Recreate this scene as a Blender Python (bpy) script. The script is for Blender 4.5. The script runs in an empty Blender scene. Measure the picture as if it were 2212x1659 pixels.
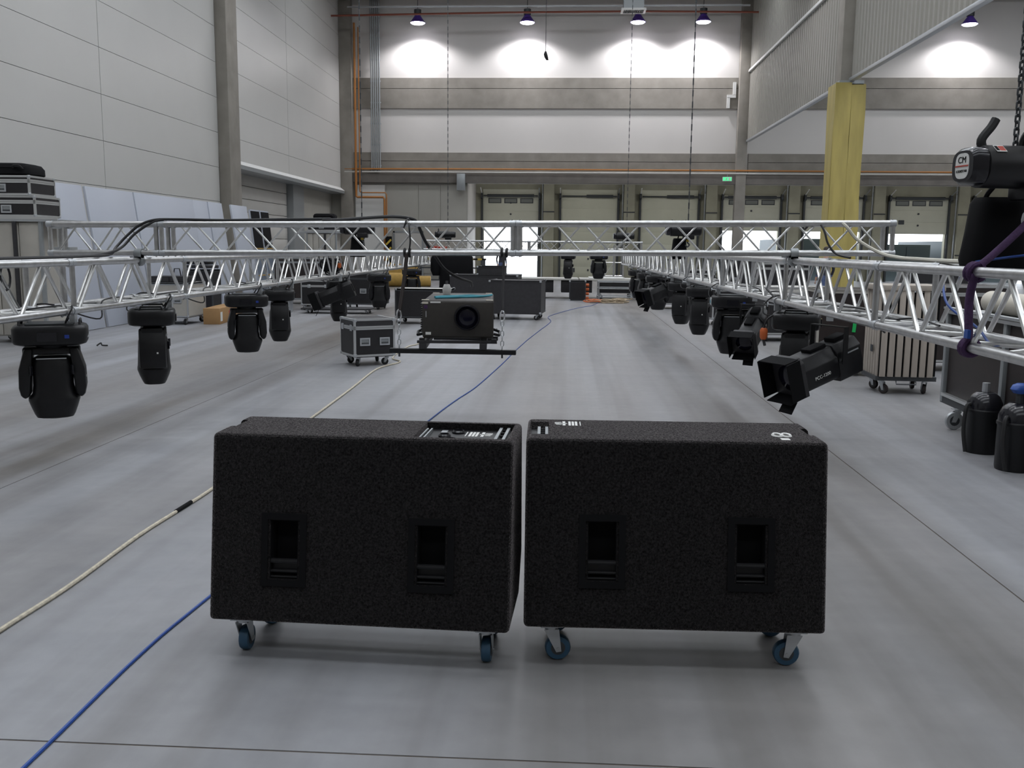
import bpy, bmesh, math, random
from mathutils import Vector, Matrix, Euler
random.seed(7)
S = bpy.context.scene
COL = S.collection
PI = math.pi
def rad(d): return d * PI / 180

# ---------------------------------------------------------------- camera, world, exposure
cam_d = bpy.data.cameras.new('camera')
cam = bpy.data.objects.new('camera', cam_d); COL.objects.link(cam)
S.camera = cam
cam_d.sensor_fit = 'HORIZONTAL'; cam_d.sensor_width = 36.0
cam_d.lens = 36.0 * 2030.0 / 2212.0
cam_d.clip_start = 0.05; cam_d.clip_end = 400
_yaw, _pit, _rol = rad(3.28), rad(8.3), rad(0.56)
_f = Vector((-math.sin(_yaw) * math.cos(_pit), math.cos(_yaw) * math.cos(_pit), -math.sin(_pit)))
_r0 = Vector((math.cos(_yaw), math.sin(_yaw), 0)); _u0 = _r0.cross(_f)
_r = _r0 * math.cos(_rol) + _u0 * math.sin(_rol); _u = _u0 * math.cos(_rol) - _r0 * math.sin(_rol)
cam.matrix_world = Matrix(((_r.x, _u.x, -_f.x, 0), (_r.y, _u.y, -_f.y, 0), (_r.z, _u.z, -_f.z, 1.65), (0, 0, 0, 1)))

world = bpy.data.worlds.new('overcast_sky'); S.world = world
world.use_nodes = True
_bg = world.node_tree.nodes['Background']
_bg.inputs[0].default_value = (0.86, 0.92, 1.0, 1); _bg.inputs[1].default_value = 4.5
S.view_settings.view_transform = 'Standard'; S.view_settings.look = 'None'
S.view_settings.exposure = 0.0; S.view_settings.gamma = 1.0
S.view_settings.use_curve_mapping = False
S.cycles.max_bounces = 6; S.cycles.diffuse_bounces = 3; S.cycles.glossy_bounces = 3; S.cycles.transmission_bounces = 2
S.cycles.use_adaptive_sampling = True; S.cycles.adaptive_threshold = 0.04
S.cycles.caustics_reflective = False; S.cycles.caustics_refractive = False
LAMP_POWER = 900.0
DOCK_POWER = 17.0
ROOF_FILL_POWER = 600.0
# unseen strip lights added for soft overhead fill (panes are built with the ceiling)
ROOF_FILLS = [39.5, 30.0, 24.0, 18.3, 12.3, 6.3, 0.6, -7.5]
for _y in ROOF_FILLS:
    _ld = bpy.data.lights.new('roof_fill', 'AREA'); _ld.shape = 'RECTANGLE'; _ld.size = 38.0; _ld.size_y = 2.2
    _ld.energy = ROOF_FILL_POWER; _ld.color = (0.90, 0.95, 1.0)
    _lo = bpy.data.objects.new('roof_fill', _ld); COL.objects.link(_lo); _lo.location = (10.0, _y, 13.78)

# ---------------------------------------------------------------- materials
MATS = {}
def mat(name, col, rough=0.6, metal=0.0, var=0.0, scale=8.0, bump=0.0, bscale=60.0, spec=0.5, emit=None, estr=0.0, stretch=None, sheen=0.0):
    if name in MATS: return MATS[name]
    m = bpy.data.materials.new(name); m.use_nodes = True
    nt = m.node_tree; b = nt.nodes['Principled BSDF']
    b.inputs['Base Color'].default_value = (*col, 1); b.inputs['Roughness'].default_value = rough
    b.inputs['Metallic'].default_value = metal; b.inputs['Specular IOR Level'].default_value = spec
    if sheen:
        b.inputs['Sheen Weight'].default_value = sheen; b.inputs['Sheen Roughness'].default_value = 0.35; b.inputs['Sheen Tint'].default_value = (0.55, 0.50, 0.50, 1)
    tc = None
    def coords():
        nonlocal tc
        if tc is None:
            t = nt.nodes.new('ShaderNodeTexCoord'); mp = nt.nodes.new('ShaderNodeMapping')
            nt.links.new(t.outputs['Object'], mp.inputs[0]); tc = mp
            if stretch: mp.inputs['Scale'].default_value = stretch
        return tc.outputs[0]
    if var > 0:
        n = nt.nodes.new('ShaderNodeTexNoise'); n.inputs['Scale'].default_value = scale; n.inputs['Detail'].default_value = 5
        nt.links.new(coords(), n.inputs['Vector'])
        r = nt.nodes.new('ShaderNodeValToRGB')
        r.color_ramp.elements[0].position = 0.3; r.color_ramp.elements[1].position = 0.7
        r.color_ramp.elements[0].color = (*[c * (1 - var) for c in col], 1)
        r.color_ramp.elements[1].color = (*[min(1, c * (1 + var)) for c in col], 1)
        nt.links.new(n.outputs['Fac'], r.inputs[0]); nt.links.new(r.outputs[0], b.inputs['Base Color'])
    if bump > 0:
        n2 = nt.nodes.new('ShaderNodeTexNoise'); n2.inputs['Scale'].default_value = bscale; n2.inputs['Detail'].default_value = 3
        nt.links.new(coords(), n2.inputs['Vector'])
        bp = nt.nodes.new('ShaderNodeBump'); bp.inputs['Strength'].default_value = bump; bp.inputs['Distance'].default_value = 0.01
        nt.links.new(n2.outputs['Fac'], bp.inputs['Height']); nt.links.new(bp.outputs[0], b.inputs['Normal'])
    if emit:
        b.inputs['Emission Color'].default_value = (*emit, 1); b.inputs['Emission Strength'].default_value = estr
    MATS[name] = m
    return m

def floor_mat():
    m = bpy.data.materials.new('polished_concrete'); m.use_nodes = True
    nt = m.node_tree; b = nt.nodes['Principled BSDF']; L = nt.links.new
    t = nt.nodes.new('ShaderNodeNewGeometry')
    def noise(sc, rot, scale, detail=4):
        mp = nt.nodes.new('ShaderNodeMapping'); mp.inputs['Scale'].default_value = sc; mp.inputs['Rotation'].default_value = (0, 0, rot)
        L(t.outputs['Position'], mp.inputs[0])
        n = nt.nodes.new('ShaderNodeTexNoise'); n.inputs['Scale'].default_value = scale; n.inputs['Detail'].default_value = detail
        L(mp.outputs[0], n.inputs['Vector']); return n.outputs['Fac']
    def ramp(src, p0, c0, p1, c1):
        r = nt.nodes.new('ShaderNodeValToRGB'); e = r.color_ramp.elements
        e[0].position, e[0].color, e[1].position, e[1].color = p0, (*c0, 1), p1, (*c1, 1)
        L(src, r.inputs[0]); return r.outputs[0]
    def mul(a, bb, f=1.0):
        x = nt.nodes.new('ShaderNodeMixRGB'); x.blend_type = 'MULTIPLY'; x.inputs[0].default_value = f
        L(a, x.inputs[1]); L(bb, x.inputs[2]); return x.outputs[0]
    base = ramp(noise((1.0, 0.10, 1), 0.06, 1.3), 0.3, (0.280, 0.284, 0.300), 0.72, (0.372, 0.380, 0.405))
    brown = ramp(noise((0.6, 0.05, 1), -0.03, 0.9, 3), 0.36, (0.80, 0.76, 0.71), 0.58, (1, 1, 1))
    fine = ramp(noise((1, 1, 1), 0, 9, 6), 0.25, (0.93, 0.93, 0.93), 0.75, (1.05, 1.05, 1.05))
    track = ramp(noise((2.2, 0.035, 1), 0.03, 1.6, 4), 0.34, (0.80, 0.785, 0.77), 0.56, (1, 1, 1))
    streak = ramp(noise((0.10, 1.6, 1), 0.25, 2.2, 4), 0.3, (0.92, 0.925, 0.93), 0.62, (1, 1, 1))
    c = mul(mul(mul(mul(base, brown), fine), streak), track)
    sx = nt.nodes.new('ShaderNodeSeparateXYZ'); L(t.outputs['Position'], sx.inputs[0])
    def dirt(x0, w, col, src, fac):                 # worn dirt strip beside a floor joint
        a = nt.nodes.new('ShaderNodeMath'); a.operation = 'SUBTRACT'; L(sx.outputs[0], a.inputs[0]); a.inputs[1].default_value = x0
        d = nt.nodes.new('ShaderNodeMath'); d.operation = 'ABSOLUTE'; L(a.outputs[0], d.inputs[0])
        m_ = nt.nodes.new('ShaderNodeMapRange'); m_.interpolation_type = 'SMOOTHSTEP'; m_.inputs[1].default_value = 0.0; m_.inputs[2].default_value = w; m_.inputs[3].default_value = fac; m_.inputs[4].default_value = 0.0
        L(d.outputs[0], m_.inputs[0])
        nz = nt.nodes.new('ShaderNodeMapRange'); nz.inputs[1].default_value = 0.3; nz.inputs[2].default_value = 0.62; L(noise((1.5, 0.12, 1), 0.0, 1.7, 5), nz.inputs[0])
        k = nt.nodes.new('ShaderNodeMath'); k.operation = 'MULTIPLY'; L(m_.outputs[0], k.inputs[0]); L(nz.outputs[0], k.inputs[1])
        x = nt.nodes.new('ShaderNodeMixRGB'); x.blend_type = 'MULTIPLY'; L(k.outputs[0], x.inputs[0]); L(src, x.inputs[1]); x.inputs[2].default_value = (*col, 1)
        return x.outputs[0]
    c = dirt(-4.15, 0.85, (0.55, 0.50, 0.44), c, 1.0)
    c = dirt(1.75, 0.7, (0.66, 0.63, 0.60), c, 0.9)
    c = dirt(-7.0, 0.8, (0.7, 0.67, 0.63), c, 0.8)
    L(c, b.inputs['Base Color'])
    rr = nt.nodes.new('ShaderNodeMapRange'); rr.inputs[3].default_value = 0.30; rr.inputs[4].default_value = 0.48
    L(noise((1, 0.3, 1), 0, 2.0), rr.inputs[0]); L(rr.outputs[0], b.inputs['Roughness'])
    b.inputs['Specular IOR Level'].default_value = 0.32
    MATS['floor'] = m; return m
floor_mat()
mat('white_wall', (0.66, 0.635, 0.61), 0.7, var=0.02, scale=0.6)
mat('cladding', (0.57, 0.565, 0.545), 0.33, var=0.025, scale=0.5)
mat('cladding_gap', (0.30, 0.30, 0.28), 0.7)
mat('corrugated', (0.30, 0.288, 0.255), 0.45, var=0.03, scale=0.7)
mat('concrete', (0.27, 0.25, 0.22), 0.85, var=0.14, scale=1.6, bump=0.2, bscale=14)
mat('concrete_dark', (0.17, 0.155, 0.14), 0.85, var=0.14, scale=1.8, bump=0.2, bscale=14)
mat('joint_filler', (0.13, 0.105, 0.085), 0.9)
mat('dock_wall', (0.36, 0.35, 0.27), 0.8, var=0.12, scale=1.2)
mat('dock_door', (0.62, 0.62, 0.50), 0.6, var=0.04, scale=1.0)
mat('dock_door_far', (0.60, 0.60, 0.50), 0.6, var=0.04, scale=1.0)
mat('office_wall', (0.40, 0.39, 0.35), 0.7, var=0.05, scale=0.8)
mat('plaster', (0.52, 0.51, 0.48), 0.7, var=0.04, scale=0.9)
mat('white_paint', (0.74, 0.74, 0.72), 0.5)
mat('grey_steel', (0.33, 0.35, 0.36), 0.45, metal=0.5)
mat('dark_steel', (0.06, 0.065, 0.07), 0.5, metal=0.3)
mat('galvanised', (0.52, 0.54, 0.56), 0.42, metal=0.7)
mat('aluminium', (0.56, 0.56, 0.56), 0.34, metal=1.0, var=0.10, scale=22, bump=0.05, bscale=120)
mat('alu_brace', (0.66, 0.66, 0.65), 0.28, metal=1.0, var=0.08, scale=25)
mat('alu_edge', (0.60, 0.61, 0.61), 0.38, metal=0.85)
mat('chrome', (0.72, 0.73, 0.75), 0.2, metal=1.0)
mat('carpet', (0.016, 0.015, 0.0155), 1.0, var=0.85, scale=120, bump=0.8, bscale=240, spec=0.1, sheen=0.7)
def _carpet():                                  # fibre fuzz: speckled sheen
    m = MATS['carpet']; nt = m.node_tree; b = nt.nodes['Principled BSDF']
    n = nt.nodes.new('ShaderNodeTexNoise'); n.inputs['Scale'].default_value = 150; n.inputs['Detail'].default_value = 2
    t = nt.nodes.new('ShaderNodeTexCoord'); nt.links.new(t.outputs['Object'], n.inputs['Vector'])
    r = nt.nodes.new('ShaderNodeValToRGB'); e = r.color_ramp.elements
    e[0].position, e[0].color, e[1].position, e[1].color = 0.36, (0.16, 0.14, 0.15, 1), 0.66, (1.0, 0.92, 0.92, 1)
    nt.links.new(n.outputs['Fac'], r.inputs[0]); nt.links.new(r.outputs[0], b.inputs['Sheen Tint'])
_carpet()
mat('black_plastic', (0.007, 0.007, 0.0085), 0.42, var=0.2, scale=40, spec=0.4)
mat('black_gloss', (0.012, 0.012, 0.016), 0.2, spec=0.5)
mat('black_matt', (0.006, 0.006, 0.007), 0.8, spec=0.15)
mat('black_rubber', (0.014, 0.014, 0.015), 0.7)
mat('dark_panel', (0.028, 0.027, 0.030), 0.5, var=0.15, scale=18)
mat('case_black', (0.011, 0.010, 0.012), 0.5, var=0.2, scale=12)
mat('case_brown', (0.020, 0.013, 0.012), 0.55, var=0.25, scale=6)
mat('blue_wheel', (0.03, 0.085, 0.15), 0.5)
mat('lens_glass', (0.006, 0.006, 0.015), 0.15, spec=0.4)
mat('blue_lens', (0.02, 0.05, 0.30), 0.3)
mat('white_label', (0.75, 0.75, 0.73), 0.5)
mat('red_paint', (0.45, 0.05, 0.03), 0.5)
mat('orange_pipe', (0.36, 0.14, 0.025), 0.5)
mat('red_pipe', (0.22, 0.06, 0.035), 0.5)
mat('yellow_wrap', (0.40, 0.325, 0.10), 0.45, var=0.12, scale=3, bump=0.5, bscale=4, stretch=(1.5, 1.5, 0.25))
mat('yellow_paint', (0.60, 0.42, 0.05), 0.5)
mat('rope_white', (0.55, 0.50, 0.40), 0.8, var=0.2, scale=40)
mat('cable_blue', (0.015, 0.07, 0.32), 0.45)
mat('cable_black', (0.012, 0.012, 0.014), 0.5)
mat('cable_white', (0.60, 0.58, 0.50), 0.5)
mat('cyan_strap', (0.05, 0.33, 0.42), 0.6)
mat('purple_sling', (0.055, 0.022, 0.08), 0.8, var=0.2, scale=30, bump=0.4, bscale=80)
mat('board_white', (0.47, 0.50, 0.57), 0.45, var=0.02, scale=0.7)
mat('board_blue', (0.12, 0.15, 0.20), 0.4)
mat('cardboard', (0.36, 0.21, 0.09), 0.8, var=0.08, scale=5)
mat('wood_slat', (0.42, 0.37, 0.32), 0.65, var=0.1, scale=4, stretch=(4, 4, 0.5))
mat('crate_grey', (0.42, 0.40, 0.36), 0.7, var=0.08, scale=3)
mat('roll_cream', (0.62, 0.58, 0.50), 0.6)
mat('green_tape', (0.02, 0.5, 0.12), 0.5)
mat('projector_grey', (0.032, 0.028, 0.024), 0.55, var=0.1, scale=30)
mat('jeans', (0.07, 0.10, 0.20), 0.9, var=0.2, scale=30)
mat('dark_shirt', (0.03, 0.03, 0.04), 0.9)
mat('skin', (0.45, 0.27, 0.19), 0.6)
mat('hair', (0.03, 0.02, 0.015), 0.7)
mat('white_shoe', (0.6, 0.6, 0.6), 0.6)
mat('wood_amber', (0.42, 0.26, 0.06), 0.7, var=0.1)
mat('trailer_dark', (0.035, 0.05, 0.055), 0.6)
mat('asphalt', (0.35, 0.36, 0.37), 0.9, var=0.1, scale=0.5)
mat('lamp_glow', (1, 1, 1), 0.5, emit=(0.93, 0.90, 1.0), estr=14.0)
mat('exit_green', (0.02, 0.35, 0.12), 0.5, emit=(0.10, 0.85, 0.35), estr=0.9)
mat('roof_fill_pane', (0.8, 0.85, 0.9), 0.4, emit=(0.90, 0.95, 1.0), estr=2.0)
mat('purple_halo', (0.10, 0.05, 0.35), 0.4)  # reflector colour paints the purple halo round the lit lamp
mat('window_grey', (0.20, 0.21, 0.20), 0.2)
mat('orange_plastic', (0.6, 0.13, 0.03), 0.5)
mat('beige_cable', (0.45, 0.36, 0.25), 0.7)

# ---------------------------------------------------------------- mesh builder
class MB:
    def __init__(s): s.v = []; s.f = []
    def add(s, vs, fs):
        o = len(s.v); s.v += [Vector(v) for v in vs]; s.f += [[i + o for i in f] for f in fs]; return s
    def box(s, c, d, rot=None):
        x, y, z = d[0] / 2, d[1] / 2, d[2] / 2
        vs = [Vector((sx * x, sy * y, sz * z)) for sz in (-1, 1) for sy in (-1, 1) for sx in (-1, 1)]
        if rot is not None:
            R = rot if isinstance(rot, Matrix) else Euler(rot).to_matrix()
            vs = [R @ v for v in vs]
        c = Vector(c)
        return s.add([v + c for v in vs], [(0, 2, 3, 1), (4, 5, 7, 6), (0, 1, 5, 4), (2, 6, 7, 3), (0, 4, 6, 2), (1, 3, 7, 5)])
    def bb(s, a, b):
        return s.box([(a[i] + b[i]) / 2 for i in range(3)], [abs(b[i] - a[i]) for i in range(3)])
    def ring(s, c, X, Y, r, n):
        return [c + X * (r * math.cos(2 * PI * i / n)) + Y * (r * math.sin(2 * PI * i / n)) for i in range(n)]
    def tube(s, p0, p1, r, n=10, r1=None):
        p0, p1 = Vector(p0), Vector(p1); d = (p1 - p0).normalized()
        a = Vector((0, 0, 1)) if abs(d.z) < 0.9 else Vector((1, 0, 0))
        X = d.cross(a).normalized(); Y = d.cross(X)
        A = s.ring(p0, X, Y, r, n); B = s.ring(p1, X, Y, r if r1 is None else r1, n)
        fs = [(i, (i + 1) % n, n + (i + 1) % n, n + i) for i in range(n)] + [list(range(n))[::-1], list(range(n, 2 * n))]
        fs = [f[::-1] for f in fs]
        return s.add(A + B, fs)
    def path(s, pts, r, n=8, closed=False):
        pts = [Vector(p) for p in pts]; m = len(pts); rings = []; X = None
        for i, p in enumerate(pts):
            a = pts[(i - 1) % m] if (i > 0 or closed) else p
            b = pts[(i + 1) % m] if (i < m - 1 or closed) else p
            d = (b - a).normalized()
            if X is None:
                q = Vector((0, 0, 1)) if abs(d.z) < 0.9 else Vector((1, 0, 0)); X = d.cross(q).normalized()
            else:
                X = (X - d * X.dot(d)).normalized()
            rings.append(s.ring(p, X, d.cross(X), r, n))
        fs = []
        for i in range(m - 1 + (1 if closed else 0)):
            a0, b0 = i * n, ((i + 1) % m) * n
            for k in range(n): fs.append((a0 + k, b0 + k, b0 + (k + 1) % n, a0 + (k + 1) % n)[::-1])
        if not closed: fs += [list(range(n)), list(range((m - 1) * n, m * n))[::-1]]
        return s.add([v for g in rings for v in g], fs)
    def lathe(s, prof, c=(0, 0, 0), n=20, axis='z'):
        vs = []; c = Vector(c)
        for (r, z) in prof:
            for i in range(n):
                a = 2 * PI * i / n; p = (r * math.cos(a), r * math.sin(a), z)
                if axis == 'x': p = (p[2], p[0], p[1])
                if axis == 'y': p = (p[1], p[2], p[0])
                vs.append(c + Vector(p))
        m = len(prof); fs = []
        for j in range(m - 1):
            for i in range(n): fs.append((j * n + i, j * n + (i + 1) % n, (j + 1) * n + (i + 1) % n, (j + 1) * n + i))
        fs += [list(range(n))[::-1], list(range((m - 1) * n, m * n))]
        return s.add(vs, fs)
    def prism(s, poly, a, b, plane='xz'):
        # poly in plane coordinates, extruded along the third axis from a to b
        def mk(p, t):
            return {'xz': (p[0], t, p[1]), 'yz': (t, p[0], p[1]), 'xy': (p[0], p[1], t)}[plane]
        n = len(poly); vs = [mk(p, a) for p in poly] + [mk(p, b) for p in poly]
        return s.add(vs, [(i, (i + 1) % n, n + (i + 1) % n, n + i) for i in range(n)] + [list(range(n))[::-1], list(range(n, 2 * n))])
    def loft(s, secs, n=24, ex=4.0, c=(0, 0, 0)):
        # secs: (z, half x, half y) or with offsets (z, hx, hy, ox, oy): superellipse sections
        vs = []; c = Vector(c)
        for q in secs:
            z, hx, hy = q[:3]; ox, oy = (q[3], q[4]) if len(q) > 3 else (0, 0)
            for i in range(n):
                a = 2 * PI * (i + 0.5) / n; ca, sa = math.cos(a), math.sin(a)
                vs.append(c + Vector((ox + hx * math.copysign(abs(ca) ** (2 / ex), ca), oy + hy * math.copysign(abs(sa) ** (2 / ex), sa), z)))
        fs = []
        for j in range(len(secs) - 1):
            for i in range(n): fs.append((j * n + i, j * n + (i + 1) % n, (j + 1) * n + (i + 1) % n, (j + 1) * n + i))
        fs += [list(range(n))[::-1], list(range((len(secs) - 1) * n, len(secs) * n))]
        return s.add(vs, fs)
    def xf(s, M):
        s.v = [M @ v for v in s.v]; return s
    def mesh(s, name, bevel=0.0, seg=2, smooth=None):
        me = bpy.data.meshes.new(name); bm = bmesh.new()
        vs = [bm.verts.new(v) for v in s.v]
        for f in s.f:
            try: bm.faces.new([vs[i] for i in f])
            except ValueError: pass
        bmesh.ops.recalc_face_normals(bm, faces=bm.faces)
        if bevel > 0:
            es = [e for e in bm.edges if len(e.link_faces) == 2 and e.calc_face_angle(0) > 0.5]
            bmesh.ops.bevel(bm, geom=es, offset=bevel, segments=seg, affect='EDGES', profile=0.5, clamp_overlap=True)
        bm.to_mesh(me); bm.free()
        if smooth or (smooth is None and bevel > 0):
            me.polygons.foreach_set('use_smooth', [True] * len(me.polygons))
            me.set_sharp_from_angle(angle=rad(40))
        return me
    def obj(s, name, m, parent=None, bevel=0.0, seg=2, smooth=None):
        return link(name, s.mesh(name, bevel, seg, smooth), m, parent)
def link(name, me, m=None, parent=None, M=None):
    if m is not None and len(me.materials) == 0: me.materials.append(MATS[m])
    o = bpy.data.objects.new(name, me); COL.objects.link(o); o.parent = parent
    if M is not None: o.matrix_local = M
    return o
def tag(o, label, cat, group=None, kind=None):
    if label: o['label'] = label
    if cat: o['category'] = cat
    if group: o['group'] = group
    if kind: o['kind'] = kind
    return o
def thing(name, label, cat, loc=(0, 0, 0), rotz=0, group=None, rot=None):
    o = bpy.data.objects.new(name, None); COL.objects.link(o); o.empty_display_size = 0.1
    o.location = loc; o.rotation_euler = rot if rot else (0, 0, rotz)
    return tag(o, label, cat, group)
def struct(o): o['kind'] = 'structure'; return o
def dup(root, loc, rotz, label, group=None):
    def cp(o, par):
        c = o.copy(); COL.objects.link(c); c.parent = par
        for ch in [x for x in KIDS.get(o.name, [])]: cp(ch, c)
        return c
    r = cp(root, None); r.location = loc; r.rotation_euler = (0, 0, rotz); r['label'] = label
    if group: r['group'] = group
    return r
KIDS = {}
def remember(root):
    for o in COL.objects:
        if o.parent is not None: KIDS.setdefault(o.parent.name, [])
    KIDS.clear()
    for o in COL.objects:
        if o.parent is not None: KIDS.setdefault(o.parent.name, []).append(o)
def cut(o, cutters):
    # subtract solid cutters from an object's mesh, in the object's own space
    tmp = []; bpy.context.view_layer.update()
    for c in cutters:
        me = c.mesh('cutter'); t = bpy.data.objects.new('cutter', me); COL.objects.link(t); t.matrix_world = o.matrix_world; tmp.append(t)
        md = o.modifiers.new('cut', 'BOOLEAN'); md.object = t; md.operation = 'DIFFERENCE'; md.solver = 'EXACT'
    bpy.context.view_layer.update()
    dg = bpy.context.evaluated_depsgraph_get()
    new = bpy.data.meshes.new_from_object(o.evaluated_get(dg))
    o.modifiers.clear(); old = o.data; o.data = new
    if not new.materials: new.materials.append(old.materials[0])
    for t in tmp: bpy.data.objects.remove(t)
    for p in new.polygons: p.use_smooth = p.area < 0.004
    return o
def text_mesh(txt, size, depth=0.001):
    cu = bpy.data.curves.new('lettering', 'FONT'); cu.body = txt; cu.size = size; cu.extrude = depth
    cu.align_x = 'CENTER'; cu.align_y = 'CENTER'; cu.resolution_u = 3
    t = bpy.data.objects.new('lettering', cu); COL.objects.link(t); bpy.context.view_layer.update()
    me = bpy.data.meshes.new_from_object(t.evaluated_get(bpy.context.evaluated_depsgraph_get()))
    bpy.data.objects.remove(t); return me
def smoothpath(pts, sub=6):
    P = [Vector(p) for p in pts]; out = []
    for i in range(len(P) - 1):
        p0, p1, p2, p3 = P[max(0, i - 1)], P[i], P[i + 1], P[min(len(P) - 1, i + 2)]
        for k in range(sub):
            t = k / sub
            out.append(0.5 * ((2 * p1) + (p2 - p0) * t + (2 * p0 - 5 * p1 + 4 * p2 - p3) * t * t + (-p0 + 3 * p1 - 3 * p2 + p3) * t ** 3))
    out.append(P[-1]); return out
def cable(name, pts, r, m, label=None, cat='cable', parent=None, sub=6, n=7, group=None):
    o = MB().path(smoothpath(pts, sub), r, n).obj(name, m, parent, smooth=True)
    if parent is None: tag(o, label, cat, group)
    return o
LINK = {}
def chain_links(parent, p0, p1, pitch, wire, m='chrome', name='chain_link'):
    # separate oval links between two points (local to parent)
    key = (round(pitch, 4), round(wire, 4), m)
    if key not in LINK:
        h, w = pitch / 2 + wire, pitch * 0.36
        pts = [(w * math.cos(a) if abs(math.cos(a)) > 0.3 else w * math.cos(a), 0, (h - w) * (1 if math.sin(a) > 0 else -1) + w * math.sin(a)) for a in [PI * (k + 0.5) / 6 for k in range(12)]]
        LINK[key] = MB().path(pts, wire, 5, closed=True).mesh('chain_link', smooth=True)
        LINK[key].materials.append(MATS[m])
    p0, p1 = Vector(p0), Vector(p1); d = p1 - p0; n = max(1, int(d.length / pitch)); q = Vector((0, 0, 1)).rotation_difference(d.normalized())
    for i in range(n):
        M = Matrix.Translation(p0 + d * ((i + 0.5) / n)) @ q.to_matrix().to_4x4() @ Matrix.Rotation(PI / 2 * (i % 2), 4, 'Z')
        link(name, LINK[key], None, parent, M)

# ================================================================ THE SETTING
YB, YD = 47.0, 51.5        # upper back wall, dock door wall
XL, XP = -11.2, 8.45       # left wall, hanging partition
# floor: slabs with recessed joints
fl = MB().bb((-13, -13, -0.4), (40, YD + 0.5, -0.003)).obj('floor', 'joint_filler'); struct(fl)
xs = [-13, -9.8, -3.8, 2.2, 8.2, 14.2, 20.2, 26.2, 40]; ys = [-13, 2.84, 26.84, YD + 0.5]
for i in range(len(xs) - 1):
    for j in range(len(ys) - 1):
        g = 0.0045
        MB().bb((xs[i] + g, ys[j] + g, -0.05), (xs[i + 1] - g, ys[j + 1] - g, 0)).obj('slab', 'floor', fl)
gr = MB().bb((-120, YD + 0.5, -1.4), (160, 200, -1.2)).obj('yard_ground', 'asphalt'); struct(gr)
# ceiling with roof beams
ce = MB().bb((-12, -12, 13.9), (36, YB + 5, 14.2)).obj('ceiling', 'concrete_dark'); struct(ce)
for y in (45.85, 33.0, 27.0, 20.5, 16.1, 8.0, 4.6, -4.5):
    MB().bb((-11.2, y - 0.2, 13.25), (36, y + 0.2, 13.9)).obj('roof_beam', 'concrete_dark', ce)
for i, y in enumerate(ROOF_FILLS):  # unseen glowing panes, added to go with the overhead fill
    rl = MB().bb((-9.1, y - 1.2, 13.80), (29.1, y + 1.2, 13.9)).obj('window_%d' % (i + 1), 'grey_steel'); struct(rl)
    for k in range(12): MB().bb((-9.0 + k * 3.17, y - 1.1, 13.79), (-5.95 + k * 3.17, y + 1.1, 13.80)).obj('pane', 'roof_fill_pane', rl)
for x in (-5.1, 3.2, 20.0):
    MB().bb((x - 0.12, -12, 13.45), (x + 0.12, YB, 13.9)).obj('purlin', 'concrete', ce)
# left wall: backing + horizontal cladding panels
wl = MB().bb((XL - 0.3, -12, 4.42), (XL - 0.06, YB, 13.9)); wl.bb((XL - 0.3, -12, 0), (XL - 0.06, 31.3, 4.42))
wl = wl.obj('wall_left', 'cladding_gap'); struct(wl)
bays = [(-12, 0.1), (0.1, 7.6), (7.6, 15.1), (15.1, 22.6), (22.6, 30.2), (30.2, 37.9), (37.9, YB)]
for (a, b) in bays:
    zz = [0.0, 0.84, 1.92, 3.0, 4.08] if b < 30.3 else []
    zz += [4.42 if b > 30.3 else 4.08] if not zz or zz[-1] != 4.08 else []
    zz += [5.17, 6.25, 7.33, 8.41, 9.49, 10.57, 11.65, 12.73, 13.81]
    for z0, z1 in zip(zz[:-1], zz[1:]):
        MB().bb((XL - 0.06, a + 0.012, z0 + 0.006), (XL, b - 0.012, z1 - 0.006)).obj('panel', 'cladding', wl)
tr = MB().bb((XL, 30.2, 0), (XL + 0.37, 31.2, 13.9)).obj('trim_1', 'concrete', bevel=0.015); struct(tr)
tr['label'] = 'tall grey concrete column against the left wall'
# last bay of the left wall: steel lintel canopy, recessed roller door, pier
lb = MB().bb((XL - 0.9, 31.2, 0), (XL - 0.75, YB, 4.42)).obj('wall_left_recess', 'plaster'); struct(lb)
MB().bb((XL - 0.75, 31.2, 0), (XL + 0.0, 31.35, 4.2)).obj('jamb', 'plaster', lb)
MB().bb((XL - 0.75, 39.6, 0), (XL - 0.35, 41.2, 4.2)).obj('pier', 'grey_steel', lb)
MB().bb((XL - 0.75, 41.2, 0), (XL - 0.55, YB, 4.2)).obj('side_panel', 'office_wall', lb)
dr = thing('door_1', None, None, (XL - 0.66, 35.5, 0)); struct(dr)
for k in range(9):
    MB().bb((-0.04, -4.05, k * 0.47 + 0.01), (0.04, 4.05, k * 0.47 + 0.46)).obj('door_section', 'plaster', dr, bevel=0.008)
ln = MB().bb((XL - 0.75, 31.2, 4.16), (XL + 0.20, YB, 4.28)).obj('trim_2', 'grey_steel'); struct(ln)
MB().box((XL + 0.10, (31.2 + YB) / 2, 4.36), (0.26, YB - 31.2, 0.03), (0, rad(38), 0)).obj('lit_fascia', 'white_paint', ln)  # white stands in for light falling on the canopy's upper strip
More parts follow.
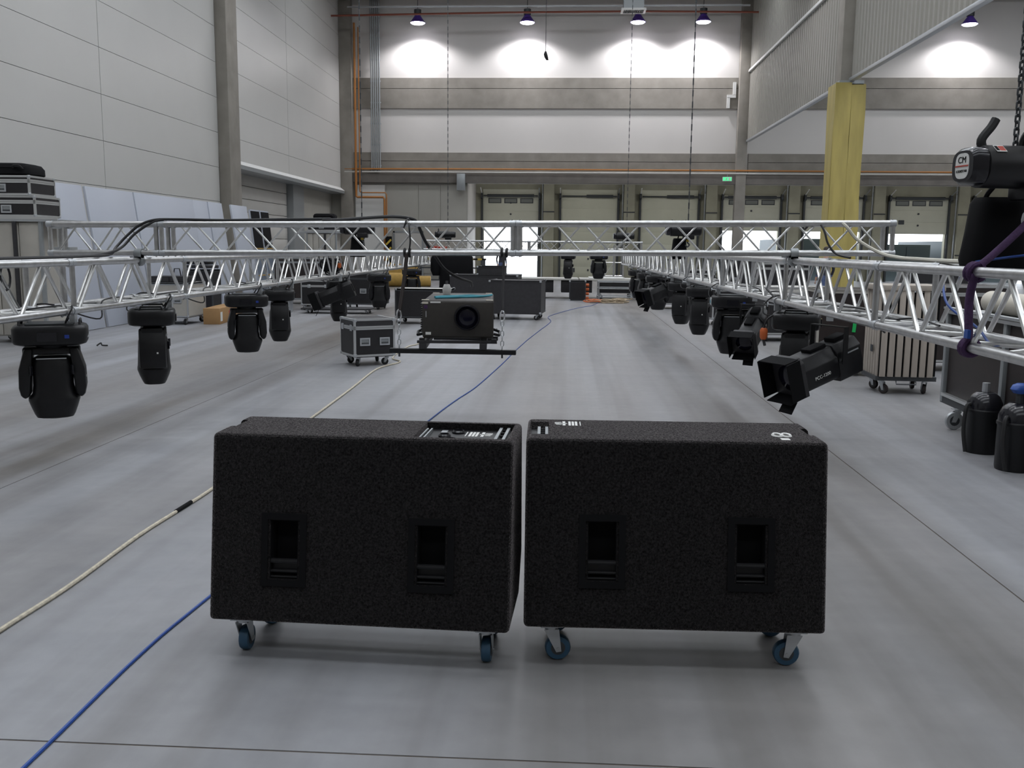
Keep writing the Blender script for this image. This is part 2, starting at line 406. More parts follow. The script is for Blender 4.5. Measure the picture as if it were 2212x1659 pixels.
# back wall: white wall with concrete band beams
wb = MB().bb((XL - 0.2, YB, 4.73), (36, YB + 0.3, 13.9)).obj('wall_back', 'white_wall'); struct(wb)
for (z0, z1, zs) in ((8.29, 9.72, 9.22), (5.28, 6.19, 5.78)):
    for (xa, xb) in ((XL, 8.0), (8.6, 36)):
        MB().bb((xa, YB - 0.10, zs + 0.012), (xb, YB + 0.05, z1)).obj('beam', 'concrete', wb)
        MB().bb((xa, YB - 0.10, z0), (xb, YB + 0.05, zs - 0.012)).obj('beam', 'concrete', wb)
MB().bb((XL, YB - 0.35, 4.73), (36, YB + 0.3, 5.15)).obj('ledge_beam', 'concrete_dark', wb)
MB().bb((XL, YB - 0.30, 5.15), (36, YB - 0.1, 5.28)).obj('ledge', 'concrete', wb)
for k, (xa, xb, ya) in enumerate(((-11.2, -10.62, YB - 0.45), (7.98, 8.46, YB - 0.45))):
    c = MB().bb((xa, ya, 0 if k else 0), (xb, ya + 0.42, 13.9)).obj('trim_%d' % (3 + k), 'concrete', bevel=0.012); struct(c)
    c['label'] = ('concrete corner column beside the orange pipes', 'concrete column where the corrugated partition meets the back wall')[k]
# dock door wall (recessed below the upper wall)
wd = MB()
doors = [-4.57, -0.35, 3.92, 8.25, 12.55, 16.95, 21.25]; DW = 2.92; DT = 4.42
edges = [-5.0] + [e for x in doors for e in (x, x + DW)] + [36]
for i in range(0, len(edges), 2): wd.bb((edges[i], YD, 0), (edges[i + 1], YD + 0.3, DT))
wd.bb((-5.0, YD, DT), (36, YD + 0.3, 5.5))
wd = wd.obj('wall_dock', 'dock_wall'); struct(wd)
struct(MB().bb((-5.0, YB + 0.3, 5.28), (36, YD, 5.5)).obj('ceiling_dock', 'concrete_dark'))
for i in range(1, len(doors)):
    xm = doors[i] - 0.7
    MB().bb((xm - 0.28, YD - 0.5, 0), (xm + 0.28, YD, 5.28)).obj('pier', 'dock_wall', wd)
    MB().tube((xm - 0.33, YD - 0.3, 0), (xm - 0.33, YD - 0.3, 5.27), 0.05, 8).obj('downpipe', 'grey_steel', wd, smooth=True)
    for zz in (3.5, 1.4):
        MB().bb((xm - 0.30, YD - 0.52, zz), (xm + 0.30, YD - 0.5, zz + 0.06)).obj('bracket', 'dark_steel', wd)
for i, x in enumerate(doors):                          # unseen fill lamps added to brighten the dock doors
    t = thing('dock_fill_lamp', 'added fill lamp under the soffit, hidden behind the ledge beam', 'lamp', (x + 1.4, 48.3, 5.14), 0, 'added fill lamps over the dock doors')
    MB().bb((-0.7, -0.06, 0.06), (0.7, 0.06, 0.14)).obj('housing', 'white_paint', t)
    MB().tube((-0.65, 0, 0.03), (0.65, 0, 0.03), 0.02, 8).obj('tube', 'lamp_glow', t)
    ld = bpy.data.lights.new('dock_fill_light', 'AREA'); ld.shape = 'RECTANGLE'; ld.size = 1.3; ld.size_y = 0.08; ld.energy = DOCK_POWER; ld.color = (1.0, 1.0, 0.92)
    lo = bpy.data.objects.new('dock_fill_light', ld); COL.objects.link(lo); lo.parent = t; lo.rotation_euler = (rad(22), 0, 0)
opening = [1.62, 0, 0, 1.9, 1.85, 1.75, 1.8]       # how far each door is raised
for i, x in enumerate(doors):
    d = thing('door_%d' % (i + 2), None, None, (x, YD + 0.02, 0)); struct(d)
    up = (2.95, 0.0, 0.0, 2.62, 2.60, 2.52, 2.52)[i]
    m = 'dock_door' if i in (1, 2) else 'dock_door_far'
    MB().bb((-0.04, 0.0, up + 0.02), (DW + 0.04, 0.02, DT + 0.25)).obj('door_skin', m, d)
    zz = up; k = 0
    while zz < DT - 0.05:
        z1 = min(DT + 0.3, zz + 0.62)
        sec = MB().bb((-0.04, -0.06, zz), (DW + 0.04, 0.0, z1)).obj('door_section', m, d, bevel=0.010)
        zz = z1
    if up > 0:                                          # glazed top section
        for q in range(3):
            xa = 0.25 + q * 0.86
            f = MB(); f.bb((xa, -0.085, 3.98), (xa + 0.70, -0.06, 4.24)); w = f.obj('window_frame', 'dark_steel', d, bevel=0.01)
            MB().bb((xa + 0.05, -0.095, 4.02), (xa + 0.65, -0.075, 4.20)).obj('pane', 'window_grey', w)
    for s in (-0.09, DW + 0.09):                        # guide tracks and spring shaft
        MB().bb((s - 0.05, -0.14, 0), (s + 0.05, 0.0, DT)).obj('track', 'dark_steel', d)
        MB().tube((s, -0.1, DT + 0.02), (s, -1.0, DT + 0.32), 0.03, 6).obj('track_arm', 'white_paint' if s < 1 else 'galvanised', d)
        MB().lathe([(0.17, -0.05), (0.17, 0.05)], (s, -0.22, DT - 0.05), 12, 'x').obj('cable_drum', 'dark_steel', d)
    MB().tube((0, -0.22, DT - 0.05), (DW, -0.22, DT - 0.05), 0.035, 8).obj('spring_shaft', 'dark_steel', d)
    MB().tube((1.3 if i in (1, 2) else 0.2, -0.22, DT - 0.05), (DW - 0.2, -0.22, DT - 0.05), 0.08, 10).obj('spring', 'dark_steel', d)
    for (xx, z2) in ((DW * 0.5, 0.45), (DW * 0.5, 1.05)):
        MB().lathe([(0.05, 0), (0.05, 0.04)], (xx, -0.1, up + z2), 10, 'y').obj('lock', 'dark_steel', d)
    if i in (1, 5):
        MB().bb((0.45, -0.08, up + (0.32 if i == 1 else 0.5)), (0.75, -0.06, up + (0.55 if i == 1 else 0.72))).obj('sign_plate', 'dark_steel', d)
# office box at the left of the docks: front wall and right wall
ob = MB().bb((XL - 0.95, YB - 0.02, 0), (-5.0, YB + 0.25, 4.73)).obj('wall_office', 'office_wall'); struct(ob)
ow = MB().bb((-5.25, YB + 0.25, 0), (-5.0, YD, 5.28)).obj('wall_office_side', 'white_wall'); struct(ow)
for (a, b) in ((-9.0, -7.42), (-7.40, -6.32), (-6.30, -5.02)):
    MB().bb((a, YB - 0.06, 2.65), (b, YB - 0.02, 4.66)).obj('panel', 'office_wall', ob)
    MB().bb((a, YB - 0.06, 0.3), (b, YB - 0.02, 2.63)).obj('panel', 'office_wall', ob)
pw = MB().bb((-10.55, YB - 0.09, 0), (-9.08, YB - 0.02, 4.62)).obj('white_infill', 'white_paint', ob)
d8 = thing('door_9', None, None, (-8.6, YB - 0.1, 0)); struct(d8)
MB().bb((0, 0, 0), (1.35, 0.05, 2.3)).obj('door_leaf', 'plaster', d8); MB().bb((-0.08, -0.02, 0), (0, 0.05, 2.38)).obj('door_frame', 'grey_steel', d8)
MB().bb((1.35, -0.02, 0), (1.43, 0.05, 2.38)).obj('door_frame', 'grey_steel', d8); MB().bb((-0.08, -0.02, 2.3), (1.43, 0.05, 2.38)).obj('door_frame', 'grey_steel', d8)
MB().tube((1.2, -0.04, 1.05), (1.05, -0.04, 1.05), 0.015).obj('handle', 'chrome', d8)
for y0 in (YB - 0.35,):
    MB().bb((-5.45, YB - 0.6, 4.35), (-5.05, YB - 0.36, 5.15)).obj('cable_box', 'grey_steel', wb, bevel=0.01)
# hanging corrugated partition above the right column row
pt = thing('wall_partition', None, None, (XP, 0, 0)); struct(pt)
def corrugated(y0, y1, z0, z1):
    mb = MB(); p = 0.30; y = y0; prof = []
    while y < y1 - 0.01:
        prof += [(0.0, y), (0.0, y + p * 0.38), (0.045, y + p * 0.5), (0.045, y + p * 0.88)]
        y += p
    vs = [(a, b, z) for z in (z0, z1) for (a, b) in prof]; n = len(prof)
    return mb.add(vs, [(i, i + 1, n + i + 1, n + i) for i in range(n - 1)])
for (a, b) in ((30.6, YB - 0.45), (14.5, 30.0), (-1, 14.4)):
    for (z0, z1) in ((6.79, 9.93), (9.98, 13.9)):
        corrugated(a, b, z0, z1).obj('corrugated_sheet', 'corrugated', pt)
    MB().bb((-0.09, a, 9.91), (-0.02, b, 10.02)).obj('rail', 'white_paint', pt, bevel=0.01)
    MB().bb((-0.06, a, 6.70), (0.10, b, 6.80)).obj('rail', 'galvanised', pt, bevel=0.01)
    MB().bb((-0.02, a, 9.9), (0.10, b, 10.0)).obj('rail', 'galvanised', pt)
c = MB().bb((XP - 0.3, 30.0, 0), (XP + 0.32, 30.6, 13.9)).obj('trim_5', 'concrete', bevel=0.012); struct(c)
c['label'] = 'concrete column above the yellow wrapped column foot'
# right-hand side wall far away
wr = MB().bb((36, -12, 0), (36.3, YD, 13.9)).obj('wall_right', 'white_wall'); struct(wr)
wf = MB().bb((XL - 0.3, -12.3, 0), (36.3, -12, 13.9)).obj('wall_front', 'concrete'); struct(wf)

# ================================================================ FIXED INSTALLATIONS
def lamp_fixture(name, loc, label, power, group, real=True):
    t = thing(name, label, 'lamp', loc, 0, group)
    MB().lathe([(0.10, 0.62), (0.17, 0.60), (0.17, 0.36), (0.13, 0.34)], (0, 0, 0), 16).obj('ballast_housing', 'dark_steel', t, smooth=True)
    MB().lathe([(0.13, 0.34), (0.17, 0.28), (0.30, 0.10), (0.36, 0.0), (0.345, 0.0), (0.29, 0.10), (0.15, 0.28)], (0, 0, 0), 20).obj('reflector', 'purple_halo', t, smooth=True)
    MB().lathe([(0.02, 0.07), (0.30, 0.06), (0.335, 0.0), (0.28, -0.04), (0.02, -0.06)], (0, 0, 0), 20).obj('lens', 'lamp_glow', t, smooth=True)
    MB().tube((0, 0, 0.62), (0, 0, 13.245 - loc[2]), 0.015, 6).obj('suspension_rod', 'dark_steel', t)
    ld = bpy.data.lights.new('lamp_light', 'SPOT'); ld.energy = power; ld.spot_size = rad(146 if loc[1] > 45 else 130); ld.spot_blend = 0.45
    ld.shadow_soft_size = 0.28; ld.color = (0.97, 0.96, 1.0)
    lo = bpy.data.objects.new('lamp_light', ld); COL.objects.link(lo); lo.parent = t; lo.location = (0, 0, -0.09)
    return t
LZ = 11.95
names = {-7.18: 'lit bell lamp hanging over the wall nearest the corner pipes', -2.06: 'lit bell lamp hanging left of the dangling black plug',
         3.04: 'lit bell lamp hanging just below the white framed vent', 6.02: 'lit bell lamp hanging nearest the corrugated partition on its left side',
         17.95: 'lit bell lamp glowing under the edge of the corrugated partition at far right'}
for x, lab in names.items():
    lamp_fixture('high_bay_lamp', (x * 1.01, 45.95, LZ + 0.10 if x < 10 else LZ - 0.05), lab, LAMP_POWER * 1.0, 'high bay lamps along the back wall')
for y in (33.0, 20.5, 8.0):
    for x in (-7.2, -0.5, 6.0, 17.9):
        lamp_fixture('high_bay_lamp', (x, y, 12.6), 'bell lamp hanging from the roof out of the picture', LAMP_POWER * 0.36, 'high bay lamps out of the picture')
# vent under the roof
v = thing('air_vent', 'white framed louvred air vent above the third lamp', 'vent', (2.75, 44.4, 12.15))
for (a, b) in (((-0.55, -0.4, 0), (0.55, -0.33, 0.08)), ((-0.55, 0.33, 0), (0.55, 0.4, 0.08)), ((-0.55, -0.33, 0), (-0.45, 0.33, 0.08)), ((0.45, -0.33, 0), (0.55, 0.33, 0.08))):
    MB().bb(a, b).obj('frame_bar', 'white_paint', v)
for k in range(9): MB().box((-0.40 + k * 0.10, 0, 0.05), (0.02, 0.66, 0.07), (0, 0.5, 0)).obj('louvre', 'dark_steel', v)
MB().bb((-0.45, -0.33, 0.09), (0.45, 0.33, 0.6)).obj('duct', 'grey_steel', v)
MB().tube((0, 0, 0.6), (0, 0, 1.09), 0.06).obj('stem', 'grey_steel', v)
# red sprinkler main and light truss rail in front of the back wall
t = tag(MB().path([(-11.21, 45.2, 12.22), (-3, 45.2, 12.33), (3, 45.2, 12.36), (8.46, 45.2, 12.30)], 0.045, 8).obj('sprinkler_pipe', 'red_pipe', smooth=True), 'thin red pipe running above the hanging lamps', 'pipe')
tag(MB().bb((-10.6, 45.9, 12.75), (8.2, 46.0, 12.81)).obj('lamp_rail', 'galvanised'), 'grey metal rail carrying the row of lamps', 'rail')
tag(MB().path([(-11.0, YB - 0.42, 5.36), (-5, YB - 0.42, 5.38), (8, YB - 0.47, 5.36), (20, YB - 0.47, 5.33), (35, YB - 0.47, 5.33)], 0.038, 8).obj('fire_pipe', 'orange_pipe', smooth=True), 'long orange pipe along the ledge above the dock doors', 'pipe')
tag(MB().path([(-11.0, YB - 0.44, 5.22), (8, YB - 0.5, 5.22), (35, YB - 0.5, 5.22)], 0.035, 8).obj('white_conduit', 'plaster', smooth=True), 'thin white conduit just below the orange ledge pipe', 'pipe')
# gas pipes in the left corner
for k, (x, r, lab) in enumerate(((-10.42, 0.055, 'thick amber vertical pipe nearest the corner column'), (-10.23, 0.03, 'thin amber vertical pipe beside the thick one'))):
    xb = -9.02 + 0.10 * k
    tag(MB().path([(x, YB - 0.5, 12.2 - 0.2 * k), (x, YB - 0.5, 4.30 - 0.0 * k), (x, YB - 0.5, 4.05 + 0.22 * k), (x + 0.06, YB - 0.5, 4.0 + 0.22 * k), (xb - 0.06, YB - 0.5, 4.0 + 0.22 * k), (xb, YB - 0.5, 3.9 + 0.22 * k), (xb, YB - 0.5, 0.9)], r, 8).obj('gas_pipe', 'orange_pipe', smooth=True), lab, 'pipe')
ct = thing('cable_tray', 'grey ribbed vertical cable tray beside the left corner of the back wall', 'cable tray', (-9.45, YB - 0.35, 5.2))
for k in range(5): MB().tube((-0.2 + k * 0.10, 0, 0), (-0.2 + k * 0.10, 0, 8.6), 0.04, 8).obj('conduit', 'grey_steel', ct, smooth=True)
for k in range(9): MB().bb((-0.26, 0.03, 0.3 + k), (0.26, 0.08, 0.36 + k)).obj('strap', 'galvanised', ct)
# stepped white duct on the upper band, exit sign, dangling plug
du = MB(); du.bb((7.72, YB - 0.22, 8.9), (7.86, YB - 0.11, 9.5)); du.bb((7.45, YB - 0.22, 8.78), (7.86, YB - 0.11, 8.92)); du.bb((7.45, YB - 0.22, 8.30), (7.59, YB - 0.11, 8.80))
tag(du.obj('stepped_duct', 'white_paint'), 'small white stepped duct on the concrete band beside the far column', 'duct')
ex = thing('exit_sign', 'green lit emergency exit sign under the orange ledge pipe', 'exit sign', (7.55, YB - 0.62, 4.86))
MB().bb((-0.22, 0, 0), (0.22, 0.06, 0.2)).obj('sign_body', 'white_paint', ex); MB().bb((-0.2, -0.012, 0.02), (0.2, 0.0, 0.18)).obj('sign_face', 'exit_green', ex)
rm = MB(); rm.bb((-0.06, -0.02, 0.05), (-0.02, -0.012, 0.12)); rm.bb((-0.10, -0.02, 0.1), (0.0, -0.012, 0.115)); rm.bb((0.06, -0.02, 0.04), (0.14, -0.012, 0.16)); rm.box((-0.07, -0.016, 0.05), (0.06, 0.008, 0.015), (0, 0.6, 0)); rm.box((-0.03, -0.016, 0.14), (0.025, 0.008, 0.025))
rm.obj('pictogram', 'white_label', ex); MB().tube((0, 0.03, 0.2), (0, 0.03, 0.36), 0.012).obj('stem', 'grey_steel', ex)
pl = thing('dangling_plug', 'black plug dangling on a cable in front of the lit back wall', 'plug', (-1.10, 42.0, 9.95))
MB().tube((0, 0, 0), (0, 0, 3.29), 0.013, 6).obj('cord', 'cable_black', pl); MB().loft([(0.02, 0.04, 0.04), (-0.1, 0.08, 0.07), (-0.22, 0.08, 0.07, 0.03, 0), (-0.34, 0.05, 0.04, 0.08, 0)], 12, 3).obj('plug_body', 'black_plastic', pl, smooth=True)
# yellow wrap round the column foot
yw = thing('column_wrap', 'yellow protective wrap around the concrete column', 'column wrap', (XP, 30.3, 0))
def wrapped(w0, w1, z1):
    pts = []
    for j, z in enumerate([0, 1.2, 2.4, 3.6, 4.8, 5.8, z1]):
        pts.append((z, w0 * (1 + 0.012 * (-1) ** j), w1))
    return pts
for (xa, xb, ya, yb_) in ((-0.46, 0.02, -0.42, -0.36), (0.02, 0.44, -0.42, -0.35), (-0.46, -0.40, -0.36, 0.42), (0.38, 0.44, -0.35, 0.42), (-0.40, 0.38, 0.36, 0.42)):
    mb = MB(); n = 9; vs = []
    for j in range(n):
        z = 6.66 * j / (n - 1) - (0.12 * random.random() if j == n - 1 else 0); o = 0.014 * random.uniform(-1, 1)
        vs += [(xa + o, ya + o, z), (xb + o, ya - o, z), (xb + o, yb_, z), (xa - o, yb_, z)]
    fs = [(4 * j + k, 4 * j + (k + 1) % 4, 4 * j + 4 + (k + 1) % 4, 4 * j + 4 + k) for j in range(n - 1) for k in range(4)] + [(3, 2, 1, 0), tuple(range(4 * n - 4, 4 * n))]
    mb.add(vs, fs).obj('wrap_sheet', 'yellow_wrap', yw, smooth=False)
MB().bb((-0.36, -0.40, 6.62), (0.38, 0.36, 6.72)).obj('top_collar', 'grey_steel', yw)

# ================================================================ TRUSSES
BR = {}
def brace_obj(parent, a, b, r, name='brace', m='alu_brace'):
    a, b = Vector(a), Vector(b); L = (b - a).length; key = (round(L, 3), r)
    if key not in BR:
        BR[key] = MB().tube((0, 0, -L / 2), (0, 0, L / 2), r, 8).mesh('brace', smooth=True); BR[key].materials.append(MATS[m])
    q = Vector((0, 0, 1)).rotation_difference((b - a).normalized())
    return link(name, BR[key], None, parent, Matrix.Translation((a + b) / 2) @ q.to_matrix().to_4x4())
def truss(root, joints, cc, tr, br, half, shift=0.0, solo_to=1e9, hsolo_to=1e9, single=False):
    # box truss along local x; joints: list of x of segment ends; cc: chord spacing
    h = cc / 2; far = MB()
    for i in range(len(joints) - 1):
        x0, x1 = joints[i] + 0.0015, joints[i + 1] - 0.0015; L = x1 - x0
        for sy in (-1, 1):
            for sz in (-1, 1):
                MB().tube((x0, sy * h, sz * h), (x1, sy * h, sz * h), tr, 14).obj('chord', 'aluminium', root, smooth=True)
                for xe, d in ((x0, 1), (x1, -1)):
                    MB().lathe([(tr * 1.12, 0), (tr * 1.12, 0.05)], (xe - (0.0 if d > 0 else 0.05), sy * h, sz * h), 12, 'x').obj('coupler_sleeve', 'galvanised', root, smooth=True)
                    MB().tube((xe + d * 0.03, sy * h, sz * h - tr * 1.35), (xe + d * 0.03, sy * h, sz * h + tr * 1.35), 0.007, 6).obj('pin', 'chrome', root)
        for xe in ((x0 + 0.022, x1 - 0.022) if not single or i == len(joints) - 2 else (x0 + 0.022,)):
            for sy in (-1, 1):
                brace_obj(root, (xe, sy * h, -h), (xe, sy * h, h), tr * 0.8, 'end_post', 'aluminium')
                brace_obj(root, (xe, -h, sy * h), (xe, h, sy * h), tr * 0.6, 'end_crossbar', 'aluminium')
        n = max(2, int(round((L - 0.12) / half / 2)) * 2); st = (L - 0.14) / n
        for k in range(n):
            xa, xb = x0 + 0.07 + k * st, x0 + 0.07 + (k + 1) * st; s = 1 if k % 2 else -1
            for q, sy in enumerate((-1, 1)):
                ss = s * (1 if not (shift and q) else -1)
                e = 0.012
                A, B = (xa + e, sy * h, ss * h), (xb - e, sy * h, -ss * h)
                if xa < solo_to: brace_obj(root, A, B, br)
                else: far.tube(A, B, br, 6)
                A, B = (xa + e, s * h, sy * h), (xb - e, -s * h, sy * h)
                if xa < hsolo_to: brace_obj(root, A, B, br * 0.9)
                else: far.tube(A, B, br * 0.9, 6)
    if far.v:
        o = far.obj('far_braces', 'alu_brace', root, smooth=True); o['kind'] = 'stuff'
TLz0, TLz1 = 1.155, 1.505      # left truss chord centres
TRz0, TRz1 = 1.205, 1.555
slopeL, slopeR = -0.011, -0.015
def LX(y): return -3.785 + slopeL * (y - 6)
def RX(y): return 2.075 + slopeR * (y - 4)
tl = thing('lighting_truss', 'long silver box truss running back along the left side', 'truss', (LX(2.7), 2.7, (TLz0 + TLz1) / 2), PI / 2 - slopeL, 'long lighting trusses')
truss(tl, [0, 2.0, 4.0, 6.1, 9.1, 12.1, 15.1, 18.1, 21.1, 24.1, 27.1], 0.35, 0.025, 0.0135, 0.335, 0, 30, 13, True)
trr = thing('lighting_truss', 'long silver box truss running back along the right side', 'truss', (RX(1.82), 1.82, (TRz0 + TRz1) / 2), PI / 2 - slopeR, 'long lighting trusses')
truss(trr, [0, 2.0, 4.0, 6.25, 9.25, 12.25, 15.25, 18.25, 21.25, 25.3], 0.35, 0.025, 0.0135, 0.335, 0, 30, 13, True)
CY, CZ = 7.97, 1.70
cz0, cz1 = 1.563 + 0.12, 1.628 + 0.12
ct_rot = math.atan2(cz1 - cz0, 7.05)
cx = thing('cross_truss', 'silver cross truss spanning the picture, carrying the projector', 'truss', (-4.42, CY, cz0), rot=(0, -ct_rot, 0))
truss(cx, [0, 0.97, 3.99, 7.06], 0.24, 0.025, 0.0085, 0.252, 1)
fx = thing('cross_truss', 'thin silver cross truss far back behind the projector', 'truss', (-4.1, 27.0, 1.565 + 0.12), 0)
truss(fx, [0, 3.0, 6.2], 0.24, 0.024, 0.0085, 0.252, 1)
sp_ = thing('stand_pipe', 'short upright grey pipe clamped behind the left end of the cross truss', 'pipe', (-4.50, 8.20, 0))
MB().tube((0, 0, 1.10), (0, 0, 1.82), 0.028, 14).obj('pipe', 'aluminium', sp_, smooth=True)
for z_ in (1.59, 1.79): MB().bb((-0.03, -0.12, z_ - 0.02), (0.14, 0.02, z_ + 0.02)).obj('clamp', 'galvanised', sp_)
# couplers where the cross truss sits on the long trusses
def coupler(loc, label, group):
    t = thing('half_coupler', label, 'clamp', loc, 0, group)
    MB().lathe([(0.042, -0.03), (0.042, 0.03)], (0, 0, 0.028), 12, 'x').obj('collar', 'grey_steel', t, smooth=True)
    MB().lathe([(0.042, -0.03), (0.042, 0.03)], (0, 0, -0.035), 12, 'y').obj('collar', 'grey_steel', t, smooth=True)
    MB().bb((-0.03, -0.03, -0.02), (0.03, 0.03, 0.02)).obj('body', 'dark_steel', t)
    MB().tube((-0.05, 0.04, -0.03), (-0.05, 0.04, 0.05), 0.008).obj('bolt', 'chrome', t); MB().tube((-0.09, 0.03, 0.0), (-0.03, 0.03, 0.0), 0.01).obj('wing_nut', 'chrome', t)
    return t
coupler((LX(CY) + 0.175, CY - 0.12, 1.535), 'grey coupler joining cross truss to the left truss', 'couplers under the cross truss')
coupler((RX(CY) - 0.175, CY - 0.12, 1.592), 'grey coupler joining cross truss to the right truss', 'couplers under the cross truss')

# ================================================================ MOVING HEADS
mh = thing('moving_head_light', 'x', 'stage light', (0, 0, 0), 0, 'moving head lights on the trusses')
b = MB().loft([(-0.150, 0.205, 0.165), (-0.138, 0.240, 0.195), (-0.115, 0.252, 0.203), (-0.030, 0.252, 0.203), (-0.012, 0.240, 0.195), (-0.005, 0.22, 0.18)], 32, 6).obj('base', 'black_plastic', mh, smooth=True)
MB().bb((-0.16, -0.14, -0.006), (0.16, 0.14, 0.008)).obj('top_plate', 'dark_steel', mh, bevel=0.003)
MB().bb((-0.08, -0.212, -0.115), (0.05, -0.20, -0.05)).obj('display', 'black_gloss', b)
MB().bb((0.10, -0.208, -0.095), (0.13, -0.20, -0.07)).obj('status_lens', 'blue_lens', b)
MB().bb((0.248, -0.13, -0.098), (0.256, 0.13, -0.088)).obj('trim_strip', 'galvanised', b)
for sx in (-1, 1):
    MB().path([(sx * 0.20, -0.10, -0.012), (sx * 0.20, -0.085, 0.025), (sx * 0.20, 0.085, 0.025), (sx * 0.20, 0.10, -0.012)], 0.01, 6).obj('carry_handle', 'black_plastic', mh, smooth=True)
MB().lathe([(0.10, -0.175), (0.115, -0.155), (0.10, -0.15)], (0, 0, 0), 20).obj('turntable', 'black_plastic', mh, smooth=True)
yk = MB().prism([(-0.19, -0.170), (0.19, -0.170), (0.19, -0.222), (-0.19, -0.222)], -0.09, 0.09, 'xz').obj('yoke', 'black_plastic', mh, bevel=0.012)
for sx in (-1, 1):
    p = [(0.120, -0.172), (0.178, -0.172), (0.222, -0.33), (0.226, -0.46), (0.214, -0.515), (0.188, -0.545), (0.150, -0.515), (0.138, -0.36)]
    MB().prism([(sx * a, c_) for a, c_ in p], -0.115, 0.115, 'xz').obj('yoke_arm', 'black_plastic', mh, bevel=0.018)
    MB().bb((sx * 0.2225, -0.05, -0.40), (sx * 0.2275, -0.035, -0.385)).obj('badge', 'white_label', mh)
hd = MB().loft([(-0.235, 0.10, 0.09), (-0.25, 0.126, 0.115), (-0.30, 0.134, 0.130), (-0.45, 0.135, 0.138), (-0.515, 0.146, 0.142), (-0.540, 0.172, 0.146), (-0.560, 0.174, 0.146), (-0.61, 0.158, 0.130), (-0.665, 0.138, 0.106), (-0.690, 0.124, 0.092), (-0.696, 0.10, 0.075)], 28, 3.2).obj('head', 'black_plastic', mh, smooth=True)
MB().lathe([(0.070, -0.699), (0.074, -0.692)], (0, 0, 0), 20).obj('lens', 'lens_glass', hd)
MB().bb((-0.10, -0.124, -0.252), (0.10, -0.112, -0.244)).obj('vent_strip', 'galvanised', hd)
for sx in (-1, 1): MB().box((sx * 0.135, -0.135, -0.33), (0.008, 0.02, 0.07), (0, 0, sx * 0.6)).obj('side_slot', 'black_gloss', hd)
remember(mh)
first = [True]
CLAMP = {}
def clamp_parts(parent, locx, rotz, zc, drop, tag_rot=0):
    # hook clamps from a bottom chord down to a fixture plate; local coordinates
    if 'b' not in CLAMP:
        m = MB(); m.lathe([(0.034, -0.022), (0.034, 0.022)], (0, 0, 0), 12, 'x'); m.bb((-0.018, -0.022, -0.085), (0.018, 0.022, -0.02)); m.tube((0, 0.03, -0.035), (0, 0.075, -0.03), 0.008, 6); m.lathe([(0.02, -0.004), (0.02, 0.004)], (0, 0.08, -0.03), 8, 'y')
        CLAMP['b'] = m.mesh('hook_clamp', smooth=True); CLAMP['b'].materials.append(MATS['galvanised'])
    link('hook_clamp', CLAMP['b'], None, parent, Matrix.Translation(locx + Vector((0, 0, zc))) @ Matrix.Rotation(rotz, 4, 'Z'))
def hang_light(side, y, rot, label, zdrop=0.0):
    x = (LX if side < 0 else RX)(y); zb = TLz0 if side < 0 else TRz0
    z = zb - 0.025 - 0.07 - zdrop
    if first[0]: o = mh; first[0] = False; o.location = (x, y, z); o.rotation_euler = (0, 0, rot); o['label'] = label
    else: o = dup(mh, (x, y, z), rot, label)
    for sx in (-1, 1):
        v = Matrix.Rotation(-rot, 3, 'Z') @ Vector((sx * 0.175, 0, 0))
        clamp_parts(o, v, PI / 2 - rot, zb - z, 0)
    for k in range(2):                              # power and safety leads looping up to the chord
        if ('lead', k) not in LINK:
            pts_ = [(-0.20, 0.05, -0.04), (-0.27, 0.07, -0.02), (-0.26, 0.12, 0.06), (-0.17, 0.14, 0.13), (-0.05, 0.16, 0.125)] if k == 0 else [(0.14, -0.05, 0.0), (0.19, -0.11, 0.05), (0.22, -0.09, 0.12), (0.18, -0.02, 0.13), (0.10, 0.10, 0.06), (0.05, 0.13, 0.0)]
            LINK[('lead', k)] = MB().path(smoothpath(pts_, 4), 0.0065, 6).mesh('lead', smooth=True); LINK[('lead', k)].materials.append(MATS['cable_black'])
        link('lead', LINK[('lead', k)], None, o, Matrix.Rotation(-rot, 4, 'Z'))
    if 'silver base end' in label:
        MB().bb((-0.262, -0.14, -0.12), (-0.250, 0.14, -0.03)).obj('end_plate', 'galvanised', o, bevel=0.006)
        MB().bb((-0.264, -0.10, -0.095), (-0.262, 0.05, -0.06)).obj('end_label', 'cyan_strap', o)
    return o
for side, y, rot, lab in (
    (-1, 6.70, 0.45, 'black moving head at the front of the left truss, largest on that side'),
    (-1, 8.45, 1.95, 'black moving head second from the front on the left truss, seen edge on'),
    (-1, 11.1, 0.38, 'black moving head third from the front on the left truss, above the cardboard box'),
    (-1, 12.45, 1.87, 'slim black moving head fourth from the front on the left truss, edge on'),
    (-1, 15.9, 1.80, 'black moving head under the small spotlight on the left truss, above the flight case lid'),
    (-1, 19.6, 0.22, 'black moving head sixth along the left truss, left of the projector sling'),
    (-1, 24.1, 0.16, 'black moving head farthest back on the left truss, by the projector sling'),
    (1, 8.35, 1.30, 'black moving head directly behind the lettered spotlight on the right truss'),
    (1, 11.3, -0.10, 'black moving head on the right truss with the shiny silver base end'),
    (1, 13.8, 1.41, 'black moving head edge on, just behind the silver ended one on the right truss'),
    (1, 15.7, 1.2, 'black moving head in the middle of the right truss row, half hidden'),
    (1, 19.3, 0.0, 'black moving head next to the small barn door spotlight on the right truss'),
    (1, 21.3, 0.1, 'black moving head second farthest back on the right truss'),
    (1, 23.7, 0.1, 'black moving head farthest back on the right truss')):
    hang_light(side, y, rot, lab)
